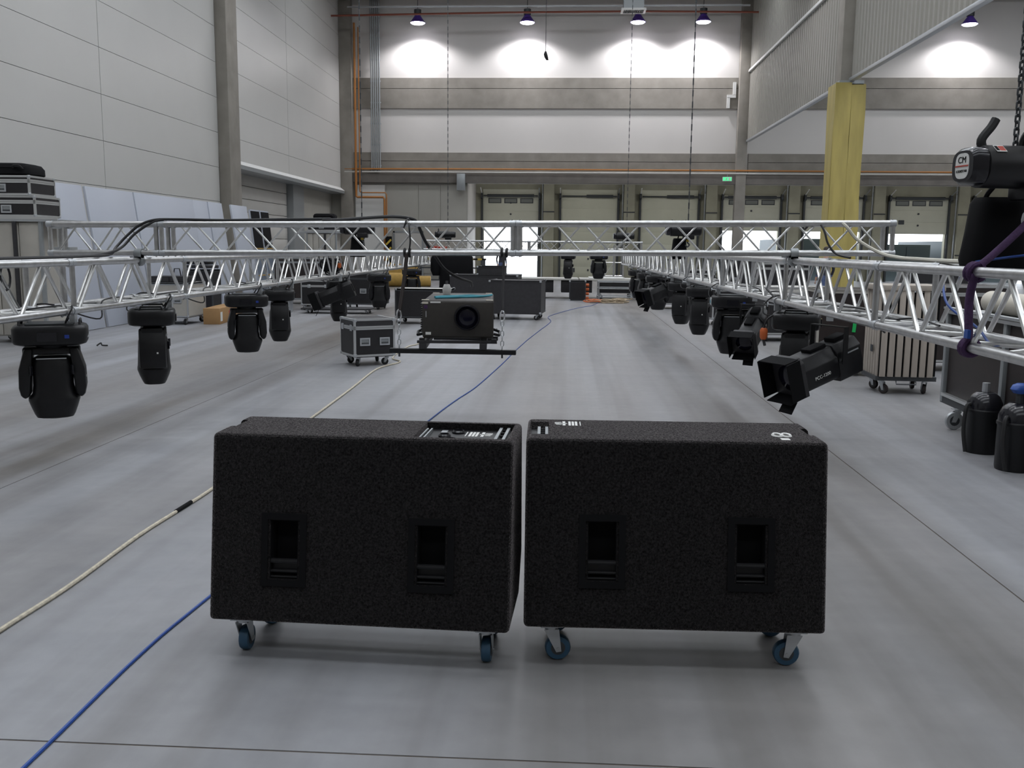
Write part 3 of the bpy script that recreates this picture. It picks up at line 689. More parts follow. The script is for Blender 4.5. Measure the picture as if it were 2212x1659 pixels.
for x, lab in ((0.02, 'black moving head hanging on the far cross truss, left of the pair'), (0.88, 'black moving head hanging on the far cross truss, right of the pair')):
    o = dup(mh, (x, 27.0, 1.47), 0.1 if x > 0.5 else 1.5, lab)
    for sy in (-1, 1):
        v = Matrix.Rotation(-o.rotation_euler.z, 3, 'Z') @ Vector((0, sy * 0.12, 0)); clamp_parts(o, v, -o.rotation_euler.z, 0.095, 0)

# ================================================================ SPOTLIGHTS WITH BARN DOORS
def spotlight(loc, rotz, tilt, label, chord_z, sc=1.0, text=None):
    # local -x is the beam; body pivots in a U bracket hung from a hook clamp
    t = thing('barn_door_spotlight', label, 'stage light', loc, rotz, 'spotlights with barn doors')
    T = Matrix.Rotation(tilt, 4, 'Y')
    def P(mb, name, m, par=t, **k):
        mb.xf(Matrix.Scale(sc, 4)); mb.xf(T); return mb.obj(name, m, par, **k)
    hs = P(MB().prism([(-0.115, -0.13), (0.115, -0.13), (0.13, -0.09), (0.13, 0.03), (0.075, 0.115), (-0.075, 0.115), (-0.13, 0.03), (-0.13, -0.09)], -0.24, 0.10, 'yz'), 'front_housing', 'black_plastic', bevel=0.008)
    P(MB().prism([(-0.115, -0.165), (0.115, -0.165), (0.13, -0.10), (0.13, 0.06), (0.08, 0.12), (-0.08, 0.12), (-0.13, 0.06), (-0.13, -0.10)], 0.10, 0.34, 'yz'), 'rear_housing', 'black_plastic', bevel=0.008)
    P(MB().bb((-0.08, -0.05, 0.112), (0.08, 0.05, 0.142)), 'vent_cap', 'black_matt', hs, bevel=0.006); P(MB().bb((0.16, -0.05, 0.115), (0.30, 0.05, 0.15)), 'vent_cap', 'black_matt', bevel=0.006)
    P(MB().prism([(-0.15, -0.15), (0.15, -0.15), (0.15, 0.11), (0.11, 0.15), (-0.11, 0.15), (-0.15, 0.11)], -0.285, -0.24, 'yz'), 'colour_frame', 'dark_panel', bevel=0.006)
    P(MB().lathe([(0.10, 0), (0.06, -0.02), (0.02, -0.028)], (-0.285, 0, -0.01), 20, 'x'), 'lens', 'lens_glass', smooth=True)
    for (c, d, r) in (((-0.345, 0, 0.150), (0.13, 0.28, 0.006), (0, 0.02, 0)), ((-0.345, 0, -0.155), (0.13, 0.26, 0.006), (0, -0.12, 0)), ((-0.345, -0.152, 0), (0.13, 0.006, 0.29), (0, 0, 0.03)), ((-0.345, 0.152, 0), (0.13, 0.006, 0.29), (0, 0, -0.03))):
        P(MB().box(c, d, r), 'barn_door', 'black_matt')
    P(MB().box((-0.385, -0.06, -0.195), (0.10, 0.12, 0.008), (0.1, -0.75, 0)), 'flap_corner', 'black_matt')
    P(MB().lathe([(0.018, -0.155), (0.018, -0.13)], (0.12, 0, 0), 10, 'y'), 'pivot_bolt', 'chrome')
    P(MB().bb((0.338, -0.07, -0.08), (0.352, 0.07, 0.06)), 'rear_plate', 'black_matt')
    # bracket
    zt = (chord_z - 0.12 - loc[2])
    br = MB(); w = 0.17 * sc; x0 = 0.12 * sc * math.cos(tilt); z0 = -0.12 * sc * math.sin(tilt)
    for sy in (-1, 1): br.bb((x0 - 0.022, sy * w - 0.004, z0 - 0.02), (x0 + 0.022, sy * w + 0.004, zt))
    br.bb((x0 - 0.022, -w - 0.004, zt - 0.004), (x0 + 0.022, w + 0.004, zt + 0.004)); br.obj('bracket', 'black_plastic', t)
    clamp_parts(t, Vector((x0, 0, 0)), PI / 2 - rotz, chord_z - loc[2], 0)
    if text:
        me = text_mesh(text, 0.037)
        M = T @ Matrix.Translation((-0.07, -0.1235, -0.055)) @ Matrix.Rotation(PI / 2, 4, 'X') @ Matrix.Translation((0, 0, 0.008))
        o = link('lettering', me, 'white_label', hs); o.matrix_local = M
        P(MB().bb((0.20, -0.133, 0.028), (0.31, -0.129, 0.038)), 'lettering_strip', 'galvanised')
    return t
spotlight((RX(7.2) - 0.175 + 0.03, 7.15, 0.80), rad(30), rad(-17), 'black spotlight with white lettering and barn doors hung low on the right truss', TRz0, 1.0, 'PCC-1200')
spotlight((RX(9.6) - 0.10, 9.75, 0.83), rad(62), rad(-28), 'black barn door spotlight behind the lettered one, pointing down', TRz0, 0.85)
spotlight((RX(17.6) - 0.18, 17.6, 0.86), rad(30), rad(-20), 'black barn door spotlight with white edged flap midway along the right truss', TRz0, 1.0)
spotlight((LX(15.2) + 0.09, 15.2, 0.86), rad(8), rad(-22), 'black barn door spotlight hung with a coiled cable on the left truss', TLz0, 0.95)

# ================================================================ CHAIN HOISTS
def far_chain(parent, p0, p1, r=0.008):
    m = MB(); p0, p1 = Vector(p0), Vector(p1); n = int((p1 - p0).length / 0.09)
    for i in range(n):
        a, b = p0.lerp(p1, i / n), p0.lerp(p1, (i + 1.15) / n)
        m.box((a + b) / 2, (r * 2.6, r, (b - a).length) if i % 2 else (r, r * 2.6, (b - a).length))
    o = m.obj('hoist_chain', 'dark_steel', parent); return o
def hoist(loc, rotz, label, ztop, near=False, bag=True):
    t = thing('chain_hoist', label, 'hoist', loc, rotz, None if near else 'chain hoists along the trusses')
    sc = 1.0
    MB().lathe([(0.085, -0.20), (0.098, -0.19), (0.098, 0.14), (0.088, 0.16), (0.088, 0.30), (0.07, 0.32)], (0, 0, 0), 22, 'x').obj('motor_body', 'black_plastic', t, smooth=True)
    cap = MB().loft([(0.0, 0.088, 0.095), (0.05, 0.085, 0.092), (0.07, 0.07, 0.078)], 24, 3.2)
    cap.xf(Matrix.Translation((-0.20, 0, 0)) @ Matrix.Rotation(-PI / 2, 4, 'Y')); cp = cap.obj('end_cap', 'black_gloss', t, smooth=True)
    if near:
        pl = MB().loft([(0.0, 0.058, 0.05), (0.004, 0.058, 0.05)], 24, 3.2); pl.xf(Matrix.Translation((-0.269, 0, 0)) @ Matrix.Rotation(-PI / 2, 4, 'Y')); pl.obj('badge', 'white_label', cp)
        MB().box((-0.2745, 0, 0), (0.002, 0.096, 0.006)).obj('badge_stripe', 'red_paint', cp)
        B = Matrix(((0, 0, -1, -0.2738), (-1, 0, 0, 0), (0, 1, 0, 0), (0, 0, 0, 1)))
        o = link('lettering', text_mesh('CM', 0.042), 'black_matt', cp); o.matrix_local = Matrix.Translation((0, 0, 0.026)) @ B
        o = link('lettering', text_mesh('LODESTAR', 0.0165), 'black_matt', cp); o.matrix_local = Matrix.Translation((0, 0, -0.024)) @ B
        lb_ = MB().box((0, 0, 0), (0.05, 0.05, 0.002)); lb_.xf(Matrix.Rotation(rad(38), 4, 'X') @ Matrix.Translation((-0.13, 0, 0.098))); lb_.obj('warning_label', 'white_label', t)
        lb_ = MB().box((0, 0, 0), (0.028, 0.036, 0.003)); lb_.xf(Matrix.Rotation(rad(38), 4, 'X') @ Matrix.Translation((-0.122, 0, 0.0985))); lb_.obj('warning_label', 'red_paint', t)
        lb_ = MB().box((0, 0, 0), (0.014, 0.036, 0.003)); lb_.xf(Matrix.Rotation(rad(38), 4, 'X') @ Matrix.Translation((-0.146, 0, 0.0985))); lb_.obj('warning_label', 'black_matt', t)
    # carrying handles
    for xh, ln_ in ((-0.17, 0.15), (0.06, 0.11)):
        if near and xh < 0: hp = [(xh, 0, 0.07), (xh - 0.015, 0, 0.12), (xh + 0.03, 0, 0.18), (xh + 0.05, 0, 0.215)]
        else: hp = [(xh, -0.05, 0.075), (xh, -0.035, 0.13), (xh, 0, 0.16), (xh, 0.035, 0.13), (xh, 0.05, 0.075)]
        MB().path(smoothpath(hp, 4), 0.021 if near else 0.015, 8).obj('carry_handle', 'black_rubber', t, smooth=True)
    MB().bb((0.02, -0.075, -0.15), (0.20, 0.075, -0.06)).obj('gear_case', 'black_plastic', t, bevel=0.015)
    hk = MB().path(smoothpath([(0.10, 0, -0.14), (0.10, 0, -0.20), (0.13, 0, -0.235), (0.10, 0, -0.27), (0.065, 0, -0.245)], 5), 0.013, 8).obj('hook', 'dark_steel', t, smooth=True)
    MB().tube((0.10, 0, -0.15), (0.10, 0, -0.185), 0.026, 12).obj('swivel', 'yellow_paint' if not near else 'orange_plastic', hk)
    zt = ztop - loc[2]
    if near: chain_links(t, (-0.01, 0.0, 0.085), (-0.01, 0, zt), 0.030, 0.0048, 'dark_steel')
    else: far_chain(t, (0.10, 0, 0.08), (0.10, 0, zt))
    MB().tube((-0.01 if near else 0.10, 0, zt - 0.1), (-0.01 if near else 0.10, 0, zt), 0.02).obj('roof_anchor', 'dark_steel', t)
    if bag:
        w = 0.14 if near else 0.12
        bgm = MB().loft([(-0.13, w * 0.8, 0.07), (-0.16, w * 0.9, 0.09), (-0.30, w * 1.0, 0.10), (-0.43, w * 1.15, 0.105), (-0.475, w * 1.1, 0.09), (-0.48, w * 0.8, 0.06)], 20, 3.5, (0.06 if near else 0.0, 0.18, 0))
        bgo = bgm.obj('chain_bag', 'black_matt', t, smooth=True)
        for xx in (-0.03, 0.11):
            MB().path([(xx, 0.06, -0.05), (xx, 0.14, -0.11), (xx, 0.18, -0.16)], 0.012, 6).obj('bag_strap', 'black_matt', bgo)
    return t
hn = hoist((RX(4.6) + 0.015, 4.62, 2.04), rad(12), 'black chain motor with a round white badge hanging at the upper right', 13.24, near=True)
hoist((-3.64, 16.2, 1.93), rad(5), 'black chain hoist with chain bag standing over the left truss, beside the amber pipe', 13.24)
hoist((RX(16.0), 16.0, 1.95), rad(5), 'black chain hoist with chain bag standing over the right truss', 13.24)
hoist((-3.52, 27.0, 1.98), rad(0), 'small black chain hoist over the left end of the far cross truss', 13.24, bag=False)
hoist((1.55, 27.0, 1.98), rad(0), 'small black chain hoist over the right end of the far cross truss', 13.24, bag=False)
# slings on hoists
def band(name, pts, w, th, m, label, cat, side=Vector((1, 0, 0)), group=None):
    pts = [Vector(p) for p in smoothpath(pts, 5)]; mb = MB(); vs = []
    for i, p in enumerate(pts):
        d = (pts[min(i + 1, len(pts) - 1)] - pts[max(0, i - 1)]).normalized(); sd = (side - d * side.dot(d)).normalized(); nn = d.cross(sd)
        vs += [p - sd * w / 2 - nn * th / 2, p + sd * w / 2 - nn * th / 2, p + sd * w / 2 + nn * th / 2, p - sd * w / 2 + nn * th / 2]
    n = len(pts)
    mb.add(vs, [(4 * j + k, 4 * j + (k + 1) % 4, 4 * j + 4 + (k + 1) % 4, 4 * j + 4 + k) for j in range(n - 1) for k in range(4)] + [(3, 2, 1, 0), tuple(range(4 * n - 4, 4 * n))])
    o = mb.obj(name, m, None, smooth=True)
    return tag(o, label, cat, group)
xr = RX(4.5)
sl = thing('round_sling', 'purple lifting sling wrapped round the right truss under the chain motor', 'sling', (xr, 4.5, 0))
def sl_part(name, pts, r, m='purple_sling'):
    return MB().path(smoothpath(pts, 5), r, 10).obj(name, m, sl, smooth=True)
sl_part('sling_leg', [(0.10, 0.12, 1.80), (0.03, 0.08, 1.74), (-0.10, 0.03, 1.63), (-0.165, 0.0, 1.585)], 0.018)
sl_part('sling_leg', [(0.10, 0.12, 1.80), (0.16, 0.08, 1.70), (0.20, 0.0, 1.60)], 0.018)
sl_part('sling_leg', [(-0.185, -0.01, 1.55), (-0.19, 0.02, 1.42), (-0.185, 0.0, 1.22)], 0.019)
for k, (dy, z) in enumerate(((0.0, 1.555), (0.035, 1.555), (0.0, 1.205), (0.03, 1.205))):
    MB().path([(-0.175 + 0.036 * math.cos(a), dy + 0.006 * math.sin(2 * a), z + 0.036 * math.sin(a)) for a in [2 * PI * i / 14 for i in range(14)]], 0.015, 8, closed=True).obj('choke_loop', 'purple_sling', sl, smooth=True)
MB().bb((-0.215, -0.05, 1.25), (-0.20, -0.01, 1.29)).obj('sling_tag', 'cable_blue', sl)
MB().path([(0.10 + 0.03 * math.cos(a), 0.12, 1.80 + 0.045 * math.sin(a)) for a in [2 * PI * i / 12 for i in range(12)]], 0.011, 8, closed=True).obj('shackle', 'galvanised', sl, smooth=True)
cable('tie_line', [(xr - 0.10, 4.7, 1.60), (xr + 0.05, 4.6, 1.63), (xr + 0.2, 4.45, 1.65), (xr + 0.30, 4.35, 1.62)], 0.006, 'cable_blue', 'thin blue line lying over the right truss beside the purple sling', 'cord')
cable('tie_line', [(xr + 0.10, 5.6, 1.50), (xr + 0.02, 5.3, 1.36), (xr + 0.06, 5.0, 1.26), (xr + 0.0, 4.6, 1.18), (xr + 0.1, 4.3, 1.20)], 0.007, 'cable_blue', 'thin blue cord hanging inside the right truss', 'cord')

# ================================================================ CASTERS (shared part meshes)
def caster(parent, loc, rotz, wheel_r=0.05, wheel_w=0.03, wm='black_rubber', fork='galvanised', h=None):
    # caster whose top plate is at local z = h; wheel touches z = 0
    h = h or wheel_r * 2 + 0.035
    key = ('c', wheel_r, wheel_w, wm, fork, h)
    if key not in LINK:
        pm = MB(); pm.bb((-0.045, -0.04, h - 0.006), (0.045, 0.04, h)); pm.lathe([(0.028, h - 0.022), (0.028, h - 0.006)], (0, 0, 0), 12)
        for sy in (-1, 1): pm.prism([(-0.03, h - 0.02), (0.03, h - 0.02), (0.05 * wheel_r / 0.05 * 0.55 + 0.012, wheel_r - 0.012), (0.02, wheel_r - 0.015)], sy * (wheel_w / 2 + 0.004), sy * (wheel_w / 2 + 0.008), 'xz')
        pm.tube((0.028, -wheel_w / 2 - 0.012, wheel_r), (0.028, wheel_w / 2 + 0.012, wheel_r), 0.007, 8)
        wmz = MB().lathe([(wheel_r * 0.55, -wheel_w / 2), (wheel_r * 0.92, -wheel_w / 2), (wheel_r, -wheel_w / 4), (wheel_r, wheel_w / 4), (wheel_r * 0.92, wheel_w / 2), (wheel_r * 0.55, wheel_w / 2)], (0.028, 0, wheel_r), 20, 'y')
        hub = MB().lathe([(wheel_r * 0.56, -wheel_w / 2 - 0.001), (wheel_r * 0.56, wheel_w / 2 + 0.001)], (0.028, 0, wheel_r), 14, 'y')
        a, b2, c2 = pm.mesh('caster_fork', smooth=True), wmz.mesh('wheel', smooth=True), hub.mesh('hub', smooth=True)
        a.materials.append(MATS[fork]); b2.materials.append(MATS[wm]); c2.materials.append(MATS['dark_steel'])
        LINK[key] = (a, b2, c2)
    a, b2, c2 = LINK[key]; M = Matrix.Translation(loc) @ Matrix.Rotation(rotz, 4, 'Z')
    o = link('caster', a, None, parent, M); w = link('wheel', b2, None, o); link('hub', c2, None, o); return o

# ================================================================ SUBWOOFERS
def subwoofer(loc, rotz, label, kind, wheel_rots):
    t = thing('subwoofer', label, 'subwoofer', loc, rotz, 'large black speaker cabinets in the foreground')
    W_ = 1.205 if kind == 'L' else 1.180; z0, z1 = 0.165, 0.905
    # profile in y, z (front bottom, front top, back top, back, back bottom)
    by = 0.50 if kind == 'L' else 0.54
    prof = [(0.0, z0), (0.105, z1), (by, z1), (by + 0.05, 0.33), (by - 0.08, z0)]
    body = MB().prism(prof, -W_ / 2, W_ / 2, 'yz').obj('cabinet', 'carpet', t, bevel=0.018, seg=3)
    sl_ = 0.105 / (z1 - z0); ang = math.atan(sl_)
    def fp(x, z, d=0.0):        # point on the sloping front face, d outwards
        return Vector((x, (z - z0) * sl_ - d * math.cos(ang), z + d * math.sin(ang)))
    RF = Matrix.Rotation(-ang, 3, 'X')
    hx = (-0.30, 0.29) if kind == 'L' else (-0.285, 0.295)
    hz = ((0.455, 0.455) if kind == 'L' else (0.47, 0.47))
    cutters = [MB().box(fp(x, z, -0.03), (0.115, 0.12, 0.235), RF) for x, z in zip(hx, hz)]
    if kind == 'L': pa = (0.20, 0.575, 0.145, 0.455)
    else: pa = (-0.575, -0.50, 0.20, 0.46)
    cutters.append(MB().bb((pa[0], pa[2], z1 - 0.03), (pa[1], pa[3], z1 + 0.1)))
    # carry notch at one upper end
    sx = -1 if kind == 'L' else 1
    cutters.append(MB().bb((sx * (W_ / 2 - 0.035), 0.26, z1 - 0.16), (sx * (W_ / 2 + 0.05), 0.40, z1 - 0.012) if False else (sx * (W_ / 2 + 0.06), 0.40, z1 + 0.05)))
    cut(body, cutters)
    for x, z in zip(hx, hz):
        h = MB()
        for (dx, dz, w, hh) in ((-0.078, 0, 0.026, 0.29), (0.078, 0, 0.026, 0.29), (0, 0.132, 0.13, 0.026), (0, -0.132, 0.13, 0.026)):
            h.box(fp(x + dx, z + dz * math.cos(ang), 0.0), (w, 0.012, hh), RF)
        fr = h.obj('handle_frame', 'black_matt', t)
        hc = MB().box(fp(x, z, -0.088), (0.13, 0.006, 0.245), RF)
        for (dx, dz, w, hh) in ((-0.0565, 0, 0.004, 0.235), (0.0565, 0, 0.004, 0.235), (0, 0.1165, 0.115, 0.004), (0, -0.1165, 0.115, 0.004)):
            hc.box(fp(x + dx, z + dz * math.cos(ang), -0.045), (w, 0.088, hh), RF)
        hc.obj('handle_cup', 'black_matt', t)
        for (dz, r) in ((-0.045, 0.010), (-0.085, 0.006), (-0.108, 0.005)):
            p = fp(x, z + dz, -0.012); MB().tube(p - Vector((0.06, 0, 0)), p + Vector((0.06, 0, 0)), r, 8).obj('grip_bar', 'black_plastic', fr, smooth=True)
        MB().box(fp(x, z - 0.07, -0.03), (0.115, 0.006, 0.05), RF).obj('grip_plate', 'black_plastic', fr)
    # connector panel
    MB().bb((pa[0] - 0.002, pa[2] - 0.002, z1 - 0.034), (pa[1] + 0.002, pa[3] + 0.002, z1 - 0.028)).obj('connector_plate', 'black_plastic', t)
    def strip(x, w, y0, y1):
        s_ = MB().bb((x - w, y0, z1 - 0.029), (x - w * 0.45, y1, z1 - 0.014)); s_.bb((x + w * 0.45, y0, z1 - 0.029), (x + w, y1, z1 - 0.014))
        o = s_.obj('rigging_rail', 'grey_steel', t)
        for k in range(5):
            yy = y0 + (y1 - y0) * (k + 0.5) / 5; MB().bb((x - w * 0.45, yy - 0.012, z1 - 0.028), (x + w * 0.45, yy + 0.012, z1 - 0.02)).obj('rail_stop', 'black_matt', o)
    def logo(x, y, zt, sgn=1):
        l = MB(); th = zt + 0.0012
        for k in range(4): l.bb((x - 0.055 + k * 0.014, y - 0.045, zt), (x - 0.055 + k * 0.014 + (0.010 if k else 0.004), y + 0.045, th))
        l.bb((x + 0.003, y - 0.006, zt), (x + 0.055, y + 0.006, th)); l.bb((x + 0.010, y - 0.045, zt), (x + 0.022, y + 0.045, th))
        l.bb((x + 0.026, y - 0.030, zt), (x + 0.036, y + 0.030, th)); l.bb((x + 0.026, y + 0.016, zt), (x + 0.055, y + 0.026, th)); l.bb((x + 0.026, y - 0.026, zt), (x + 0.050, y - 0.016, th))
        o = l.obj('logo', 'white_label', t)
        if sgn < 0:
            for vv in o.data.vertices: vv.co.x = 2 * x - vv.co.x
            o.data.flip_normals()
        return o
    if kind == 'L':
        zp = z1 - 0.028
        for (x, y, r) in ((0.30, 0.30, 0.026), (0.345, 0.385, 0.028), (0.335, 0.215, 0.032)):
            MB().lathe([(r, zp), (r, zp + 0.006), (r * 0.8, zp + 0.012), (r * 0.72, zp + 0.012), (r * 0.7, zp + 0.002)], (x, y, 0), 18).obj('connector', 'black_gloss', t, smooth=True)
        strip(0.535, 0.022, 0.165, 0.465); strip(0.222, 0.012, 0.19, 0.40); logo(0.435, 0.36, zp)
        MB().bb((0.27, 0.385, zp), (0.295, 0.43, zp + 0.001)).obj('label_plate', 'galvanised', t)
        n4 = MB(); n4.box((0.405, 0.188, zp + 0.001), (0.045, 0.014, 0.001), (0, 0, 0.1)); n4.box((0.43, 0.20, zp + 0.001), (0.014, 0.035, 0.001), (0, 0, 0.5)); n4.box((0.455, 0.19, zp + 0.001), (0.03, 0.010, 0.001), (0, 0, -0.1)); n4.obj('number_mark', 'white_label', t)
    else:
        strip(-0.525, 0.022, 0.23, 0.43); logo(-0.42, 0.43, z1, -1)
        n8 = MB()
        for k, xo in enumerate((-0.018, 0.018)): n8.path([(0.44 + xo + 0.017 * math.cos(a), 0.245 + 0.030 * math.sin(a), z1 + 0.001) for a in [2 * PI * i / 12 for i in range(12)]], 0.006, 5, closed=True)
        n8.obj('number_mark', 'white_label', t, smooth=True)
        MB().bb((0.42, 0.155, z1), (0.455, 0.19, z1 + 0.001)).obj('label_plate', 'white_label', t)
    # far side grille
    MB().bb((-W_ / 2 + 0.05, by + 0.02, 0.36), (W_ / 2 - 0.05, by + 0.058, z1 - 0.04)).obj('grille', 'black_matt', t)
    MB().bb((-W_ / 2 + 0.06, 0.06, z0 - 0.012), (W_ / 2 - 0.06, 0.41, z0 + 0.002)).obj('skid_board', 'black_matt', t)
    for (x, y), wr in zip(((-W_ / 2 + 0.11, 0.09), (W_ / 2 - 0.10, 0.09), (-W_ / 2 + 0.11, 0.36), (W_ / 2 - 0.10, 0.36)), wheel_rots):
        caster(t, (x, y, 0), wr, 0.052, 0.036, 'blue_wheel', 'galvanised', z0 - 0.012)
    return t
subwoofer((-0.802, 3.475, 0), rad(-2.2), 'black carpeted subwoofer cabinet on the left, connector panel on top', 'L', (PI / 2, PI / 2, 1.2, 1.9))
subwoofer((0.442, 3.535, 0), rad(1.2), 'black carpeted subwoofer cabinet on the right, numeral 8 on top', 'R', (0.1, PI - 0.05, 0.4, 2.6))

# ================================================================ CABLES ON THE FLOOR
rp = thing('floor_rope', 'long cream cable lying on the floor, taped black near the left subwoofer', 'cable', (0, 0, 0))
pts = [(-2.36, 2.2), (-2.39, 3.0), (-2.388, 3.68), (-2.372, 4.22), (-2.40, 5.02), (-2.383, 5.6), (-2.375, 6.08), (-2.40, 7.5), (-2.43, 9.05), (-2.475, 10.7), (-2.53, 12.4), (-2.36, 13.2), (-2.56, 13.7), (-2.60, 15.2), (-2.50, 15.9), (-2.7, 18), (-3.2, 24)]
MB().path(smoothpath([(x, y, 0.011) for x, y in pts], 6), 0.011, 8).obj('cable_run', 'rope_white', rp, smooth=True)
MB().tube((-2.388, 5.50, 0.012), (-2.381, 5.72, 0.012), 0.0135, 10).obj('tape_wrap', 'black_matt', rp, smooth=True)
cable('floor_cable', [(x, y, 0.007) for x, y in ((-1.70, 1.8), (-1.687, 2.68), (-1.694, 3.49), (-1.655, 4.15), (-1.46, 6.5), (-1.277, 8.91), (-1.17, 10.0), (-1.05, 11.0), (-0.90, 13.2), (-0.82, 14.7), (-0.70, 16.6), (-0.535, 18.65), (-0.35, 21.0), (-0.42, 22.6), (0.07, 25.0), (0.40, 26.2), (0.74, 27.2), (1.0, 29))], 0.0068, 'cable_blue', 'thin blue cable running across the floor past the left subwoofer')
tag(MB().path(smoothpath([(-7.55, 14.66, 0.01), (-7.5, 14.7, 0.05), (-7.46, 14.66, 0.02), (-7.40, 14.72, 0.01)], 4), 0.012, 6).obj('floor_scrap', 'black_rubber', smooth=True), 'small black scrap lying alone on the floor at left', 'scrap')

# ================================================================ CABLES ON THE TRUSSES
cl_ = LX(8)
for k, (o1, lab) in enumerate(((0.0, 'upper of two black cables climbing from the left truss onto the cross truss'), (0.05, 'lower of two black cables climbing from the left truss onto the cross truss'))):
    cable('truss_cable', [(-3.62, 5.0, 1.545), (-3.63, 6.2, 1.545), (-3.63 - o1 * 0.4, 7.0, 1.55), (-3.66, 7.4, 1.56 + 0.3 * o1), (-3.75 + o1, 7.70, 1.62), (-3.69 + o1, 7.79, 1.72), (-3.60 + o1 * 1.3, 7.82, 1.80), (-3.48 + o1, 7.84, 1.845), (-3.30, 7.85, 1.852), (-2.9, 7.85, 1.848), (-2.4, 7.86, 1.855 + o1 * 0.1), (-1.98, 7.865, 1.866)], 0.011, 'cable_black', lab)
cable('truss_cable', [(-2.05, 7.86, 1.856), (-1.9, 7.87, 1.86), (-1.6, 7.90, 1.885), (-1.42, 7.92, 1.89), (-1.30, 8.0, 1.868), (-1.27, 8.09, 1.80), (-1.23, 8.12, 1.70), (-1.15, 8.2, 1.56), (-1.08, 8.3, 1.45), (-0.98, 8.5, 1.37), (-0.90, 8.75, 1.325), (-0.90, 8.9, 1.28)], 0.014, 'cable_black', 'thick black cable looping over the cross truss down to the projector')
cable('truss_cable', [(-1.36, 7.84, 1.80), (-1.345, 7.805, 1.825), (-1.335, 7.82, 1.862), (-1.32, 7.86, 1.865), (-1.31, 7.80, 1.80), (-1.30, 7.79, 1.70), (-1.31, 7.80, 1.62), (-1.325, 7.81, 1.585)], 0.007, 'cable_black', 'thin black lead tied over the cross truss straight above the left projector sling')
cable('truss_cable', [(2.12, 8.1, 1.84), (2.16, 7.98, 1.872), (2.20, 7.86, 1.872), (2.24, 7.80, 1.83), (2.32, 7.76, 1.73), (2.45, 7.6, 1.63), (2.42, 7.1, 1.60), (2.30, 6.4, 1.595), (2.20, 5.6, 1.592), (2.16, 5.0, 1.595)], 0.014, 'cable_white', 'white cable draped over the right end of the cross truss onto the right truss')
cable('truss_cable', [(1.98, 8.1, 1.82), (2.00, 7.98, 1.868), (2.03, 7.86, 1.866), (2.06, 7.80, 1.80), (2.09, 7.78, 1.70), (2.15, 7.75, 1.62), (2.22, 7.6, 1.59)], 0.009, 'dark_panel', 'thin dark cable looping over the cross truss left of the white one')
cable('truss_cable', [(RX(9), 9.2, 1.19), (RX(8.6) - 0.2, 8.7, 1.30), (RX(8.3) - 0.15, 8.3, 1.15), (RX(8.3) - 0.28, 8.2, 1.06), (RX(8.3) - 0.31, 8.2, 0.98)], 0.008, 'cable_black', 'black cable hanging from the right truss to the orange plug')
pg = thing('cable_plug', 'orange plug beside the moving head behind the lettered spotlight', 'plug', (RX(8.3) - 0.31, 8.2, 0.93))
MB().lathe([(0.02, -0.05), (0.032, -0.03), (0.034, 0.03), (0.022, 0.05)], (0, 0, 0), 14).obj('plug_body', 'orange_plastic', pg, smooth=True); MB().tube((0, 0, -0.05), (0.01, -0.02, -0.10), 0.012).obj('plug_tail', 'cable_black', pg)
for k in range(7):                                  # signal cables looping below the bottom chords
    side = -1 if k < 4 else 1; y = (7.0, 9.2, 11.6, 14.6)[k] if k < 4 else (6.2, 9.8, 13.0)[k - 4]
    X_ = (LX if side < 0 else RX)(y); zb = TLz0 if side < 0 else TRz0
    cable('lamp_cable', [(X_ + 0.05, y - 0.8, zb + 0.03), (X_ + 0.08, y - 0.3, zb + 0.035), (X_ - 0.02, y, zb - 0.02), (X_ + 0.10, y + 0.25, zb - 0.10), (X_ + 0.05, y + 0.4, zb + 0.03), (X_ - 0.05, y + 0.9, zb + 0.035)], 0.006, 'cable_black',
          'black cable looping along the bottom of the %s truss near its %s light' % ('left' if side < 0 else 'right', (('first', 'second', 'third', 'fifth')[k] if k < 4 else ('lettered', 'silver ended', 'edge on')[k - 4])))
# coil of cables on the left truss
cc_ = thing('cable_coil', 'tangle of black cables with a red plug tied on the left truss', 'cable coil', (LX(15.4), 15.4, 1.34))
for k in range(9):
    a0 = random.random() * 6; r_ = 0.10 + 0.07 * random.random(); tx = random.uniform(-0.5, 0.5)
    MB().path([(0.12 * tx + r_ * math.cos(a) * 0.9, r_ * math.sin(a) * 0.7, 0.02 * k - 0.12 + r_ * 0.7 * math.sin(a + a0)) for a in [2 * PI * i / 14 for i in range(14)]], 0.011, 6, closed=True).obj('loop', 'cable_black', cc_, smooth=True)
MB().loft([(-0.12, 0.12, 0.10), (0.02, 0.14, 0.12), (0.10, 0.09, 0.08)], 12, 2.5).obj('bundle', 'black_matt', cc_, smooth=True)
MB().lathe([(0.02, -0.04), (0.03, -0.02), (0.03, 0.04)], (0.16, -0.08, -0.02), 10).obj('plug', 'orange_plastic', cc_, smooth=True)
# round safety wire loop and small monitor spot on left truss
MB_ = thing('strap_loop', 'black strap loop around the left truss at its first brace', 'strap', (LX(6.45) - 0.17, 6.45, 1.42))
MB().path([(0.0, 0.06 * math.cos(a), -0.02 + 0.09 * math.sin(a)) for a in [2 * PI * i / 16 for i in range(16)]], 0.008, 6, closed=True).obj('strap', 'cable_black', MB_, smooth=True)

